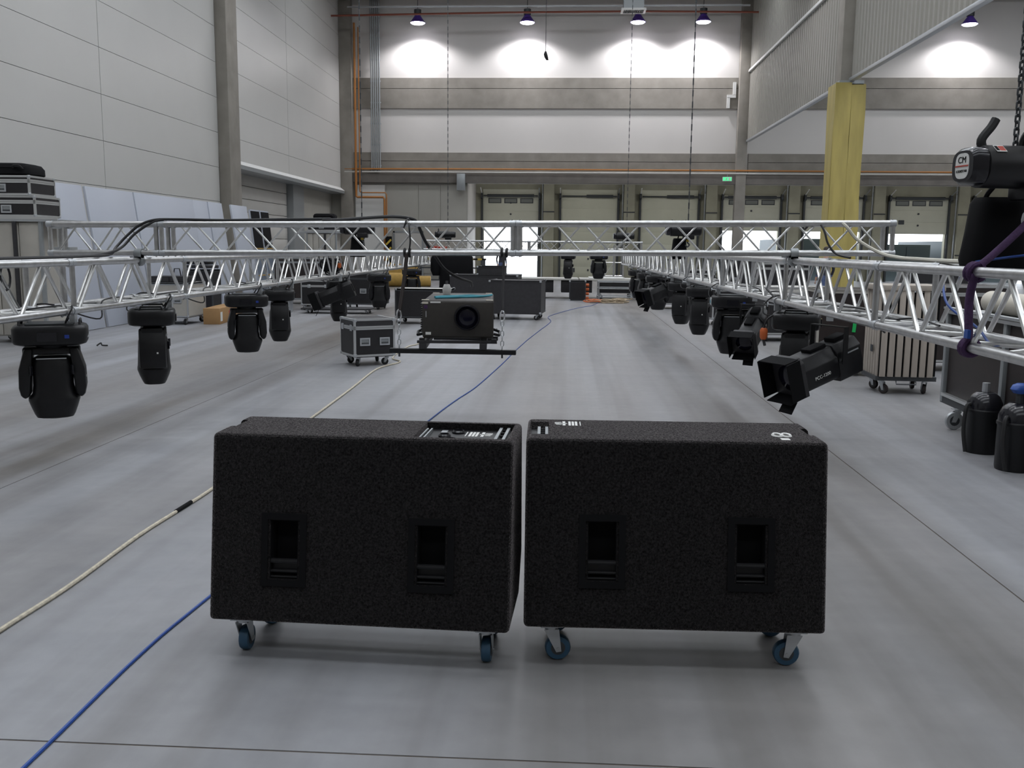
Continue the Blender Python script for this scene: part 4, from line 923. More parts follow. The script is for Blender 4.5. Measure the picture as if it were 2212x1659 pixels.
# ================================================================ PROJECTOR ON ITS HANGING FRAME
pj = thing('projector', 'dark grey video projector with a big lens riding on a hanging frame', 'projector', (-0.895, 7.72, 0.895), rad(4.5))
bd = MB().bb((-0.295, 0, 0.0), (0.295, 1.25, 0.315)).obj('housing', 'projector_grey', pj, bevel=0.022, seg=3)
MB().lathe([(0.105, 0.0), (0.108, -0.012), (0.100, -0.05), (0.092, -0.05), (0.090, 0.0)], (0.075, -0.0, 0.175), 32, 'y').obj('lens_ring', 'black_gloss', pj, smooth=True)
MB().lathe([(0.091, -0.004), (0.07, -0.018), (0.03, -0.024)], (0.075, 0, 0.175), 28, 'y').obj('lens', 'lens_glass', pj, smooth=True)
for k in range(13): MB().bb((-0.31, 0.02, 0.05 + k * 0.019), (-0.293, 1.2, 0.058 + k * 0.019)).obj('side_fin', 'black_plastic', bd)
for (x, y, z, w, h, m) in ((-0.27, -0.003, 0.285, 0.05, 0.016, 'roll_cream'), (-0.185, -0.003, 0.292, 0.085, 0.012, 'white_label'), (-0.245, -0.003, 0.03, 0.045, 0.022, 'white_label'), (-0.265, -0.003, 0.245, 0.03, 0.03, 'purple_sling'), (-0.263, -0.003, 0.175, 0.006, 0.05, 'galvanised')):
    MB().bb((x - w / 2, y, z), (x + w / 2, y + 0.006, z + h)).obj('sticker', m, bd)
for x, y in ((-0.27, 0.03), (0.26, 0.03), (-0.25, 1.18), (0.25, 1.18)): MB().bb((x - 0.03, y - 0.02, 0.313), (x + 0.03, y + 0.025, 0.319)).obj('corner_pad', 'roll_cream', bd)
for s in (-1, 1): MB().path([(s * 0.295, 0.1, 0.03), (s * 0.34, 0.1, 0.02), (s * 0.35, 0.3, 0.03), (s * 0.295, 0.32, 0.05)], 0.012, 8).obj('side_handle', 'black_plastic', pj, smooth=True)
fr = thing('projector_cradle', 'black steel cradle frame under the projector with a long front bar', 'frame', (-0.895, 7.72, 0.895))
MB().bb((-0.565, -0.06, -0.125), (0.485, 0.0, -0.085)).obj('front_bar', 'black_plastic', fr, bevel=0.004)
for x, y in ((-0.27, 0), (0.23, 0)):
    b_ = MB().box((x - 0.02 - 0.045, 0.58, -0.062), (0.06, 1.30, 0.045), (0, 0, rad(4.5))); b_.obj('side_rail', 'dark_panel', fr)
MB().box((-0.005, -0.012, -0.028), (0.66, 0.04, 0.022), (0, 0, rad(4.5))).obj('cross_rail', 'dark_panel', fr); MB().box((-0.09, 1.17, -0.028), (0.66, 0.05, 0.022), (0, 0, rad(4.5))).obj('cross_rail', 'dark_panel', fr)
MB().bb((-0.36, 1.10, -0.125), (0.25, 1.16, -0.085)).obj('rear_bar', 'black_plastic', fr, bevel=0.004)
for s in (-1, 1): MB().box((s * 0.30, 0.0, -0.015), (0.04, 0.05, 0.03)).obj('foot', 'black_rubber', fr)
cs = cable('ratchet_strap', [(-0.20 + -0.92, 7.95, 1.222), (-1.05, 8.0, 1.225), (-0.95, 8.02, 1.228), (-0.85, 8.15, 1.228), (-0.72, 8.15, 1.225), (-0.66, 8.25, 1.23), (-0.72, 8.1, 1.225), (-0.9, 7.95, 1.225), (-1.1, 7.85, 1.222)], 0.010, 'cyan_strap', 'turquoise strap lying loose on top of the projector', 'strap')
for k, (x, lab) in enumerate(((-1.335, 'left hanging sling and chain holding the projector cradle'), (-0.525, 'right hanging sling and chain holding the projector cradle'))):
    h = thing('hanging_sling', lab, 'sling', (x, CY - 0.12, 0.0), 0, 'slings under the cross truss')
    zc = 1.565 + 0.065 * (x + 4.42) / 7.05
    dx = (-0.045, 0.0)[k]
    for dxx in (-0.02, 0.02):
        MB().path([(dxx, 0.03 * math.cos(a), zc + 0.031 * math.sin(a)) for a in [2 * PI * i / 14 for i in range(14)]], 0.011, 8, closed=True).obj('choke_loop', 'cable_black', h, smooth=True)
    MB().path([(0, -0.035, zc - 0.01), (dx * 0.2, -0.05, 1.45), (dx * 0.6, -0.12, 1.25), (dx * 0.9, -0.16, 1.12)], 0.016 if k == 0 else 0.011, 8).obj('wire_sling', 'case_brown' if k == 0 else 'dark_panel', h, smooth=True)
    MB().path([(dx + 0.018 * math.cos(a), -0.165, 1.085 + 0.045 * math.sin(a)) for a in [2 * PI * i / 14 for i in range(14)]], 0.007, 6, closed=True).obj('snap_hook', 'chrome', h, smooth=True)
    chain_links(h, (dx, -0.165, 1.05), (dx, -0.16, 0.80), 0.036, 0.004, 'galvanised')
    MB().tube((dx, -0.16, 0.74), (dx, -0.16, 0.80), 0.008).obj('eye_bolt', 'dark_steel', h)
pb = thing('power_plug', 'white connector block on top of the projector beside the strap', 'connector', (-1.10, 8.6, 1.215))
MB().loft([(0, 0.035, 0.03), (0.05, 0.04, 0.035), (0.09, 0.025, 0.025)], 12, 3).obj('connector_body', 'white_label', pb, smooth=True)
MB().tube((0, 0, 0.09), (0.0, 0.01, 0.12), 0.012).obj('connector_tail', 'cable_black', pb)

# ================================================================ FLIGHT CASES
def flight_case(loc, rotz, dims, label, group=None, wheels=True, lid=0.16, handles=2, m='case_black', side_m=None, wr=0.045, edge='alu_edge', latch=True, ew=0.028):
    w, d, h = dims; t = thing('flight_case', label, 'flight case', loc, rotz, group)
    z0 = (2 * wr + 0.035) if wheels else 0.0
    MB().bb((-w / 2 + 0.006, -d / 2 + 0.006, z0 + 0.006), (w / 2 - 0.006, d / 2 - 0.006, z0 + h - lid - 0.004)).obj('body', m, t)
    MB().bb((-w / 2 + 0.006, -d / 2 + 0.006, z0 + h - lid + 0.004), (w / 2 - 0.006, d / 2 - 0.006, z0 + h - 0.006)).obj('lid', side_m or m, t)
    e = ew; X, Y = w / 2, d / 2
    def edge_(a, b, nm='edge_profile'): MB().bb(a, b).obj(nm, edge, t)
    for z in (z0, z0 + h - e, z0 + h - lid - e * 0.9, z0 + h - lid + e * 0.05):
        hh = e if z in (z0, z0 + h - e) else e * 0.85
        edge_((-X, -Y, z), (X, -Y + e if z in (z0 + h - e,) else -Y + 0.006, z + hh)); edge_((-X, Y - 0.006, z), (X, Y, z + hh))
        edge_((-X, -Y + 0.006, z), (-X + (e if z == z0 + h - e else 0.006), Y - 0.006, z + hh)); edge_((X - (e if z == z0 + h - e else 0.006), -Y + 0.006, z), (X, Y - 0.006, z + hh))
    for sx in (-1, 1):
        for sy in (-1, 1):
            q = MB(); q.bb((sx * X, sy * Y, z0 + e), (sx * (X - e), sy * (Y - 0.005), z0 + h - e)); q.bb((sx * X, sy * (Y - 0.005), z0 + e), (sx * (X - 0.005), sy * (Y - e), z0 + h - e)); q.obj('corner_profile', edge, t)
            for zz in (z0 + 0.018, z0 + h - 0.018):
                MB().loft([(-0.022, 0.024, 0.024), (0, 0.03, 0.03), (0.022, 0.024, 0.024)], 12, 2.6, (sx * (X - 0.018), sy * (Y - 0.018), zz)).obj('ball_corner', 'galvanised', t, smooth=True)
    for k in range(handles):
        hx = (-0.24 + 0.48 * k) * w if handles > 1 else 0; hz = z0 + (h - lid) * 0.52; s = min(1.0, w / 0.7)
        b_ = MB()
        for (dx, dz, ww, hh) in ((-0.075, 0, 0.022, 0.125), (0.075, 0, 0.022, 0.125), (0, 0.052, 0.13, 0.022), (0, -0.052, 0.13, 0.022)): b_.box((hx + dx * s, -Y - 0.003, hz + dz * s), (ww * s, 0.012, hh * s))
        ho = b_.obj('recessed_handle', 'galvanised', t); MB().box((hx, -Y + 0.003, hz), (0.13 * s, 0.004, 0.085 * s)).obj('handle_dish', 'grey_steel', ho); MB().tube((hx - 0.055 * s, -Y - 0.010, hz - 0.02 * s), (hx + 0.055 * s, -Y - 0.010, hz - 0.02 * s), 0.008 * s, 8).obj('handle_grip', 'dark_steel', ho)
    if latch:
        for sy in (-0.3, 0.3):
            MB().box((-X - 0.004, sy * d, z0 + h - lid), (0.012, 0.075, 0.085)).obj('butterfly_latch', 'galvanised', t, bevel=0.003)
        if handles == 0:
            for sx in (-0.25, 0.25): MB().box((sx * w, -Y - 0.004, z0 + h - lid), (0.075, 0.012, 0.085)).obj('butterfly_latch', 'galvanised', t, bevel=0.003)
    if wheels:
        MB().bb((-X + 0.02, -Y + 0.02, z0 - 0.012), (X - 0.02, Y - 0.02, z0)).obj('wheel_board', 'case_brown', t)
        for sx in (-1, 1):
            for sy in (-1, 1): caster(t, (sx * (X - 0.09), sy * (Y - 0.09), 0), random.uniform(0, 6), wr, wr * 0.7, 'black_rubber', 'galvanised', z0 - 0.012)
    return t
th = rad(33)
nx, ny = -2.885, 12.62      # nearest corner
ww_, dd_ = 0.60, 0.56
ccx = nx + 0.5 * ww_ * math.cos(th) - 0.5 * dd_ * math.sin(th); ccy = ny + 0.5 * ww_ * math.sin(th) + 0.5 * dd_ * math.cos(th)
flight_case((ccx, ccy, 0), th, (ww_, dd_, 0.52), 'black flight case on casters with silver edges and two handles, left of the projector', None, True, 0.125, 2, 'case_black', 'dark_panel', 0.05)
# tower at far left: grey cabinet with steel shelf, two flat cases and a bag on top
def tower_cabinet(loc, rotz, label, w, d, h, boards):
    t = thing('tall_cabinet', label, 'cabinet', loc, rotz)
    MB().bb((-w / 2 + 0.05, -d / 2 + 0.05, 0.12), (w / 2 - 0.05, d / 2 - 0.05, h)).obj('core', 'crate_grey', t)
    n = boards; bw = (w - 0.06) / n
    for k in range(n): MB().bb((-w / 2 + 0.03 + k * bw + 0.008, -d / 2 + 0.02, 0.14), (-w / 2 + 0.03 + (k + 1) * bw - 0.008, -d / 2 + 0.05, h - 0.02)).obj('board', 'crate_grey', t, bevel=0.004)
    for sx in (-1, 1): MB().bb((sx * w / 2, -d / 2, 0.10), (sx * (w / 2 - 0.05), -d / 2 + 0.06, h)).obj('post', 'grey_steel', t)
    MB().bb((-w / 2 - 0.28, -d / 2 - 0.02, h), (w / 2 + 0.28, d / 2 + 0.1, h + 0.035)).obj('shelf', 'galvanised', t); MB().bb((-w / 2 - 0.28, -d / 2 - 0.03, h + 0.035), (w / 2 + 0.28, -d / 2 + 0.02, h + 0.075)).obj('shelf_rail', 'alu_edge', t)
    MB().tube((-w / 2 + 0.62 * w, -d / 2 - 0.02, 0.1), (-w / 2 + 0.62 * w, -d / 2 - 0.02, h), 0.035, 10).obj('standpipe', 'dark_panel', t, smooth=True)
    for sx in (-1, 1):
        for sy in (-1, 1): caster(t, (sx * (w / 2 - 0.1), sy * (d / 2 - 0.1), 0), 1.0 + sx, 0.045, 0.03, 'black_rubber', 'galvanised', 0.12)
    return t
tower_cabinet((-9.05, 15.25, 0), 0, 'pale grey tall cabinet with standpipe at the left picture edge', 1.15, 0.75, 1.98, 3)
flight_case((-9.03, 15.25, 2.055), 0.03, (0.95, 0.80, 0.335), 'lower of two flat black cases stacked on the left tall cabinet', 'flat cases on the cabinets', False, 0.10, 1, 'case_black', None, 0.04, latch=True, ew=0.032)
flight_case((-9.08, 15.22, 2.392), 0.01, (0.95, 0.78, 0.315), 'upper of two flat black cases stacked on the left tall cabinet', 'flat cases on the cabinets', False, 0.09, 1, 'case_black', None, 0.04, latch=True, ew=0.032)
def gear_bag(loc, rotz, w, d, h, label):
    t = thing('gear_bag', label, 'bag', loc, rotz, 'black soft bags on the flat cases')
    MB().loft([(0, w * 0.46, d * 0.46), (h * 0.12, w * 0.5, d * 0.5), (h * 0.6, w * 0.5, d * 0.49), (h * 0.9, w * 0.46, d * 0.44), (h, w * 0.38, d * 0.36)], 28, 6).obj('bag_body', 'black_matt', t, smooth=True)
    MB().path(smoothpath([(w * 0.30, -d * 0.5, h * 0.55), (w * 0.33, -d * 0.56, h * 0.75), (w * 0.42, -d * 0.56, h * 0.75), (w * 0.45, -d * 0.48, h * 0.5)], 4), 0.014, 6).obj('bag_handle', 'black_rubber', t, smooth=True)
    MB().bb((-w * 0.48, -d * 0.505, h * 0.66), (w * 0.48, -d * 0.49, h * 0.69)).obj('zip', 'dark_panel', t)
gear_bag((-9.17, 15.2, 2.709), 0.02, 1.0, 0.72, 0.20, 'black soft bag lying on the stack of flat cases at far left')
tower_cabinet((-8.35, 32.2, 0), 0, 'pale tall cabinet with boarded front behind the cross truss, near the back corner', 1.05, 0.75, 2.05, 5)
flight_case((-8.35, 32.2, 2.13), 0.0, (0.98, 0.70, 0.36), 'flat black case on top of the distant boarded cabinet', 'flat cases on the cabinets', False, 0.10, 1, 'case_black', None, 0.04, latch=False, ew=0.035)
gear_bag((-8.30, 32.2, 2.49), 0, 0.75, 0.55, 0.22, 'black soft bag lying on the distant flat case')
# white boards standing along the left wall
bx = [(16.3, 17.93, 0), (18.08, 20.1, 0.01), (20.14, 23.35, 0.0), (23.39, 24.35, 0.02), (24.37, 25.35, 0.0), (26.05, 27.35, 0.0)]
bl = ['white board partly hidden behind the tall cabinet, first of the leaning row', 'white board just right of the widest dark gap in the leaning row', 'broadest white board in the middle of the leaning row', 'narrow white board left of the fifth board in the leaning row', 'narrow white board just left of the concrete column', 'white board just right of the concrete column']
for (y0, y1, o), lab in zip(bx, bl):
    m = MB().box((0, 0, 1.375), (0.05, y1 - y0, 2.75)).obj('white_board', 'board_white', None, bevel=0.004)
    m.location = (-9.05 - o, (y0 + y1) / 2, 0.007); m.rotation_euler = (0, rad(-7.2), 0); tag(m, lab, 'board', 'white boards leaning along the left wall')
for k, (y0, lab) in enumerate(((27.75, 'dark framed glass panel leaning next to the white boards, left one'), (28.65, 'dark framed glass panel leaning next to the white boards, right one'))):
    t = thing('framed_panel', lab, 'panel', (-9.15, y0, 0.006), 0, 'dark framed panels leaning by the column', rot=(0, rad(-6), 0))
    MB().bb((-0.03, 0, 0), (0.02, 0.8, 2.68)).obj('frame', 'board_white', t)
    for z0, z1, m in ((1.55, 2.64, 'black_matt'), (0.75, 1.50, 'board_blue'), (0.05, 0.70, 'board_blue')): MB().bb((0.02, 0.05 if k else 0.02, z0), (0.032, 0.75, z1)).obj('pane', m, t)
    for z in (1.51, 0.71): MB().bb((0.02, 0.02, z), (0.036, 0.78, z + 0.03)).obj('orange_bar', 'wood_amber', t)
    MB().bb((0.02, 0.75, 0.05), (0.034, 0.79, 2.64)).obj('brown_edge', 'case_brown', t)
# cardboard box
cb = thing('cardboard_box', 'long brown cardboard box with a red sticker lying on the floor at left', 'box', (-7.44, 20.05, 0), rad(6))
MB().bb((-0.17, -1.0, 0), (0.17, 1.0, 0.33)).obj('box_body', 'cardboard', cb, bevel=0.004)
MB().bb((0.17, -0.95, 0.06), (0.174, -0.80, 0.25)).obj('shipping_label', 'white_label', cb); MB().bb((0.17, -0.25, 0.08), (0.174, 0.05, 0.24)).obj('red_sticker', 'red_paint', cb); MB().bb((-0.17, -0.03, 0.329), (0.17, 0.03, 0.332)).obj('packing_tape', 'wood_amber', cb)
# silver trolley case with black equipment on top, behind the left truss
flight_case((-8.15, 19.3, 0), rad(0), (0.85, 0.95, 0.70), 'silver grey flight case on casters behind the second left light', None, True, 0.02, 2, 'crate_grey', 'crate_grey', 0.06, 'galvanised', latch=False)
flight_case((-8.55, 21.7, 0), rad(0), (0.70, 0.55, 0.92), 'black case standing behind the silver grey flight case', None, True, 0.02, 1, 'case_black', None, 0.05, 'dark_steel', latch=False)
eq = thing('amplifier_rack', 'black amplifier rack lying on the silver grey flight case', 'amplifier', (-8.15, 19.15, 0.857), 0.1)
MB().bb((-0.4, -0.28, 0), (0.38, 0.28, 0.13)).obj('rack_body', 'case_black', eq, bevel=0.008)
for k in range(4): MB().bb((-0.36 + k * 0.19, -0.287, 0.02), (-0.20 + k * 0.19, -0.28, 0.11)).obj('rack_module', 'dark_panel', eq)
for xx in (0.0, 0.2): MB().path([(xx, 0.0, 0.13), (xx + 0.03, 0.0, 0.28), (xx + 0.13, 0.0, 0.28), (xx + 0.16, 0.0, 0.13)], 0.012, 6).obj('rack_handle', 'black_plastic', eq, smooth=True)
hh = thing('lamp_heap', 'heap of black lamp bodies on the case behind the silver grey one', 'lamp parts', (-8.55, 21.7, 1.075))
for k in range(4): MB().box((0.02 * (-1) ** k, 0, 0.05 + 0.085 * k), (0.62 - 0.08 * k, 0.42 - 0.05 * k, 0.07), (0, 0, 0.2 * k - 0.3)).obj('lamp_body', 'black_plastic' if k % 2 else 'dark_panel', hh, bevel=0.015)
MB().path([(-0.2, 0, 0.34), (-0.1, 0, 0.42), (0.12, 0, 0.42), (0.22, 0, 0.34)], 0.014, 6).obj('lamp_handle', 'galvanised', hh, smooth=True)
# cases further back on the left
flight_case((-6.35, 24.0, 0), rad(3), (0.85, 0.7, 0.62), 'black flight case with silver edges on the floor behind the slim left light', 'cases at the back left', True, 0.14, 0, 'case_black', None, 0.05)
flight_case((-5.25, 24.6, 0), rad(-4), (0.95, 0.8, 0.80), 'black flight case right of the silver edged one, behind the small spotlight', 'cases at the back left', True, 0.14, 1, 'case_black', None, 0.05, 'dark_steel')
dk = thing('wheel_dolly', 'low flat wheeled dolly on the floor behind the small left spotlight', 'dolly', (-5.6, 22.8, 0), rad(2))
MB().bb((-0.85, -0.3, 0.10), (0.85, 0.3, 0.135)).obj('deck', 'dark_panel', dk, bevel=0.005)
for sx in (-1, 1):
    for sy in (-1, 1): caster(dk, (sx * 0.72, sy * 0.2, 0), 0.4 * sx, 0.032, 0.025, 'black_rubber', 'galvanised', 0.10)
bk = thing('steel_bin', 'round silver bin on the floor behind the slim moving head', 'bin', (-6.95, 22.9, 0))
MB().lathe([(0.17, 0), (0.19, 0.03), (0.21, 0.52), (0.225, 0.54), (0.215, 0.55), (0.195, 0.52)], (0, 0, 0), 20).obj('bin_body', 'galvanised', bk, smooth=True); MB().bb((-0.05, -0.215, 0.1), (0.03, -0.19, 0.34)).obj('bin_label', 'dark_steel', bk)
bg2 = flight_case((-7.6, 26.5, 0), rad(6), (1.3, 0.8, 1.15), 'dark brown upright case at the back left between cabinet and column', 'cases at the back left', True, 0.12, 2, 'case_brown', None, 0.05, 'grey_steel')
# amber sheets and rolls by the office wall
for k, (x, r, L_, lab) in enumerate(((-6.9, 0.28, 0.9, 'amber roll with pale end lying by the office wall, upper of the heap'), (-5.95, 0.22, 0.7, 'amber roll on the floor by the office wall, right end of the heap'), (-7.95, 0.20, 0.7, 'amber roll on the floor by the office wall, left end of the heap'))):
    t = thing('amber_roll', lab, 'roll', (x, 38.2 + 0.3 * k, r), 0.2 * k, 'amber rolls by the office wall')
    MB().lathe([(r * 0.3, -L_ / 2), (r, -L_ / 2), (r, L_ / 2), (r * 0.3, L_ / 2)], (0, 0, 0), 20, 'x').obj('roll_sheet', 'wood_amber', t, smooth=True); MB().lathe([(r * 0.9, L_ / 2), (r * 0.9, L_ / 2 + 0.012)], (0, 0, 0), 20, 'x').obj('roll_end', 'roll_cream', t)
am = tag(MB().box((-6.9, 39.3, 0.447), (1.4, 0.06, 0.9), (rad(-8), 0, 0)).obj('amber_sheet', 'wood_amber'), 'amber board standing behind the amber rolls', 'board')
# striped barrier, hazard posts and red box by the office wall
br_ = thing('striped_barrier', 'low barrier with black and yellow top bar in front of the office wall', 'barrier', (-5.4, 44.2, 0))
for k in range(16): MB().bb((-1.6 + k * 0.2, -0.03, 1.02), (-1.4 + k * 0.2, 0.03, 1.10)).obj('stripe', 'black_matt' if k % 2 else 'yellow_paint', br_)
MB().bb((-1.6, -0.03, 0.62), (1.6, 0.03, 0.68)).obj('middle_rail', 'dark_steel', br_); MB().bb((-1.6, -0.03, 0.05), (1.6, 0.03, 0.11)).obj('bottom_rail', 'dark_steel', br_)
for x in (-1.5, 0, 1.5): MB().bb((x - 0.06, -0.05, 0), (x + 0.06, 0.05, 1.02)).obj('post', 'dark_steel', br_)
hz_ = thing('hazard_post', 'black and yellow striped protection post beside the amber pipe foot', 'post', (-8.78, 46.2, 0))
MB().bb((-0.16, -0.03, 0), (0.16, 0.03, 2.1)).obj('plate', 'black_matt', hz_)
for k in range(5): MB().box((0, -0.035, 0.3 + k * 0.38), (0.36, 0.01, 0.09), (0, -0.8, 0)).obj('stripe', 'yellow_paint', hz_)
rb = thing('red_hose_box', 'red fire hose cabinet at the office wall behind the cross truss', 'hose cabinet', (-6.3, 46.3, 1.5))
MB().bb((-0.6, -0.1, -0.35), (0.35, 0.35, 0.15)).obj('cabinet_body', 'red_paint', rb, bevel=0.01); MB().bb((-0.55, -0.115, -0.3), (0.3, -0.1, 0.1)).obj('cabinet_door', 'red_paint', rb); MB().bb((-0.02, -0.06, -1.5), (0.06, 0.2, -0.35)).obj('stand', 'dark_steel', rb)

# ================================================================ MIDDLE: BLACK CASES, DECKS, CABLE PILE
flight_case((-1.14, 21.85, 0), rad(-5), (1.20, 0.95, 0.75), 'big charcoal case on casters right behind the projector', 'charcoal cases in the middle of the hall', True, 0.02, 0, 'dark_panel', None, 0.055, 'dark_panel', latch=False)
flight_case((-2.1, 24.5, 0), rad(-3), (1.75, 1.0, 0.79), 'charcoal case behind the biggest one, flat box standing on it', 'charcoal cases in the middle of the hall', True, 0.02, 0, 'dark_panel', None, 0.055, 'dark_panel', latch=False)
flight_case((-1.95, 24.4, 0.936), rad(-3), (0.70, 0.6, 0.22), 'flat charcoal box on the case before the bright open dock door', 'charcoal cases in the middle of the hall', False, 0.02, 0, 'dark_panel', None, 0.055, 'dark_panel', latch=False)
flight_case((-3.05, 20.2, 0), rad(0), (1.2, 0.7, 0.62), 'low black case with pale top behind the projector at left', 'charcoal cases in the middle of the hall', True, 0.03, 0, 'case_black', 'plaster', 0.05, 'dark_steel', latch=False)
dm = thing('draped_cart', 'black draped cart standing left of the bright open dock door', 'cart', (-3.05, 26.0, 0), 0.1)
MB().loft([(0.12, 0.46, 0.32), (0.5, 0.48, 0.34), (1.0, 0.46, 0.33), (1.35, 0.45, 0.32), (1.42, 0.40, 0.28)], 28, 6).obj('drape', 'black_matt', dm, smooth=True)
MB().loft([(0.85, 0.10, 0.15), (1.0, 0.16, 0.18), (1.3, 0.15, 0.17), (1.44, 0.10, 0.12)], 20, 3, (-0.56, -0.05, 0)).obj('side_bundle', 'black_matt', dm, smooth=True)
for sx in (-1, 1):
    for sy in (-1, 1): caster(dm, (sx * 0.34, sy * 0.2, 0), 0.4 * sx, 0.042, 0.03, 'black_rubber', 'galvanised', 0.125)
dt = thing('deck_trolley', 'trolley of pale stage decks reflecting the open dock door', 'trolley', (0.55, 31.2, 0), 0.02)
for k in range(2): MB().bb((-2.2 + k * 2.05, -0.6, 0.60), (-0.2 + k * 2.05 + (0 if k else 0.0), 0.6, 0.66)).obj('deck', 'plaster', dt, bevel=0.006)
for k in range(3): MB().bb((-2.0 + 1.25 * k, -0.5, 0.20), (-1.0 + 1.25 * k, 0.5, 0.60)).obj('crate', 'case_black', dt, bevel=0.01)
for x in (-1.9, -0.4, 0.5, 1.5):
    for sy in (-1, 1): caster(dt, (x, sy * 0.4, 0), 0.3, 0.075, 0.04, 'black_rubber', 'galvanised', 0.20)
MB().bb((0.15, -0.45, 0.66), (1.3, 0.3, 0.70)).obj('folded_sheet', 'white_paint', dt, bevel=0.01)
crate = flight_case((0.33, 29.9, 0), rad(0), (0.52, 0.6, 0.62), 'black crate with red plugs on its side before the stage decks', None, False, 0.02, 0, 'case_black', None, 0.05, 'dark_steel', latch=False)
for k in range(4):
    MB().lathe([(0.05, 0), (0.05, 0.09), (0.035, 0.10)], (0.26, -0.15, 0.08 + 0.135 * k), 10, 'x').obj('socket', 'orange_plastic', crate, smooth=True)
cpile = thing('cable_pile', 'beige and red heap of cables on the floor by the steel frame cart', 'cable pile', (1.25, 28.7, 0))
for k in range(16):
    r_ = random.uniform(0.12, 0.34); ox, oy = random.uniform(-0.55, 0.45), random.uniform(-0.25, 0.25)
    MB().path([(ox + r_ * math.cos(a) * 1.3, oy + r_ * 0.7 * math.sin(a), 0.02 + 0.006 * k + 0.012 * math.sin(3 * a + k)) for a in [2 * PI * i / 18 for i in range(18)]], 0.017, 6, closed=True).obj('cable_loop', 'orange_plastic' if ox < -0.25 and k % 2 else 'beige_cable', cpile, smooth=True)
lf = thing('truss_ladder', 'upright silver ladder truss standing by the dock pier', 'truss', (1.75, 36.0, 0))
for k in range(3): MB().tube((-0.35 + 0.35 * k, 0, 0), (-0.35 + 0.35 * k, 0, 1.75), 0.035, 10).obj('upright', 'aluminium', lf, smooth=True)
for k in range(4): MB().tube((-0.35, 0, 0.1 + 0.5 * k), (0.35, 0, 0.1 + 0.5 * k), 0.02, 8).obj('rung', 'alu_brace', lf, smooth=True)
for k in range(3): MB().tube((-0.35, 0, 0.1 + 0.5 * k), (0.0, 0, 0.6 + 0.5 * k), 0.015, 6).obj('diagonal', 'alu_brace', lf, smooth=True)
sf = thing('steel_frame_cart', 'empty grey steel frame cart beside the cable heap', 'cart', (1.58, 29.8, 0))
for x in (-0.6, 0.62):
    for y in (-0.5, 0.5): MB().tube((x, y, 0.10), (x, y, 0.62 if not (x > 0 and y < 0) else 0.95), 0.018, 8).obj('upright', 'grey_steel', sf)
for z in (0.60, 0.40, 0.14):
    for y in (-0.5, 0.5): MB().tube((-0.6, y, z), (0.62, y, z), 0.014, 8).obj('rail', 'grey_steel', sf)
    for x in (-0.6, 0.62): MB().tube((x, -0.5, z), (x, 0.5, z), 0.014, 8).obj('rail', 'grey_steel', sf)
for x in (-0.6, 0.62):
    for y in (-0.5, 0.5): caster(sf, (x, y, 0), 0.5, 0.035, 0.025, 'black_rubber', 'galvanised', 0.11)

# ================================================================ RIGHT SIDE
# slatted wooden cart
sc_ = thing('slatted_cart', 'tall pale slatted wooden cart on casters behind the right truss', 'cart', (3.93, 11.25, 0), rad(-2))
MB().bb((-0.34, -0.26, 0.16), (0.34, 0.34, 0.21)).obj('deck', 'dark_steel', sc_)
for k in range(7):
    MB().bb((-0.305 + k * 0.088, -0.29, 0.21), (-0.305 + k * 0.088 + 0.064, -0.265, 1.20)).obj('slat', 'wood_slat', sc_, bevel=0.003)
for k in range(6): MB().bb((-0.325, -0.24 + k * 0.10, 0.21), (-0.31, -0.16 + k * 0.10, 1.20)).obj('slat', 'wood_slat', sc_, bevel=0.003)
MB().bb((-0.31, -0.265, 0.22), (0.32, -0.24, 1.18)).obj('backing', 'black_matt', sc_); MB().bb((-0.31, -0.24, 0.22), (0.32, 0.33, 1.14)).obj('load', 'case_brown', sc_)
MB().bb((-0.36, -0.30, 1.20), (0.36, 0.36, 1.26)).obj('top_frame', 'wood_slat', sc_, bevel=0.004)
MB().path([(-0.12, -0.3, 0.165), (-0.12, -0.32, 0.13), (0.10, -0.32, 0.13), (0.10, -0.3, 0.165)], 0.008, 6).obj('tow_handle', 'dark_steel', sc_)
for sx in (-1, 1):
    for sy in (-1, 1): caster(sc_, (sx * 0.24, sy * 0.2 + 0.03, 0), 1.2 * sx + 0.3, 0.058, 0.036, 'case_brown', 'galvanised', 0.16)
for k, (a, b_, z) in enumerate((((-0.35, -0.05), (-0.34, 0.03), 0.5),)):
    MB().bb((-0.352, -0.10, 0.48), (-0.345, -0.02, 0.56)).obj('hinge', 'dark_steel', sc_)
# dark brown panel cart carrying a cream roll
bc = thing('panel_cart', 'dark brown panelled cart with steel posts at the right edge, carrying a cream roll', 'cart', (3.70, 9.28, 0), rad(-92))
# local x runs towards the camera, local +y to the right of the picture
MB().bb((0.0, 0.0, 0.24), (2.6, 0.04, 1.06)).obj('panel', 'case_brown', bc, bevel=0.004)
MB().bb((-0.02, 0.04, 0.24), (2.6, 0.9, 0.30)).obj('deck', 'case_brown', bc)
MB().bb((0.0, 0.04, 0.30), (0.04, 0.86, 1.06)).obj('panel', 'case_brown', bc, bevel=0.004)
for x in (-0.02, 1.3, 2.6): MB().bb((x - 0.03, -0.035, 0.20), (x + 0.03, 0.04, 1.08)).obj('post', 'grey_steel', bc, bevel=0.004)
MB().bb((-0.05, -0.03, 0.19), (2.63, 0.04, 0.25)).obj('base_rail', 'dark_steel', bc); MB().bb((0.01, -0.05, 0.262), (2.6, 0.0, 0.290)).obj('trim_bar', 'alu_edge', bc)
MB().bb((-0.05, -0.05, 1.06), (2.63, 0.40, 1.09)).obj('top_rail', 'alu_edge', bc); MB().bb((-0.05, -0.06, 1.10), (2.63, 0.0, 1.12)).obj('top_rail', 'galvanised', bc)
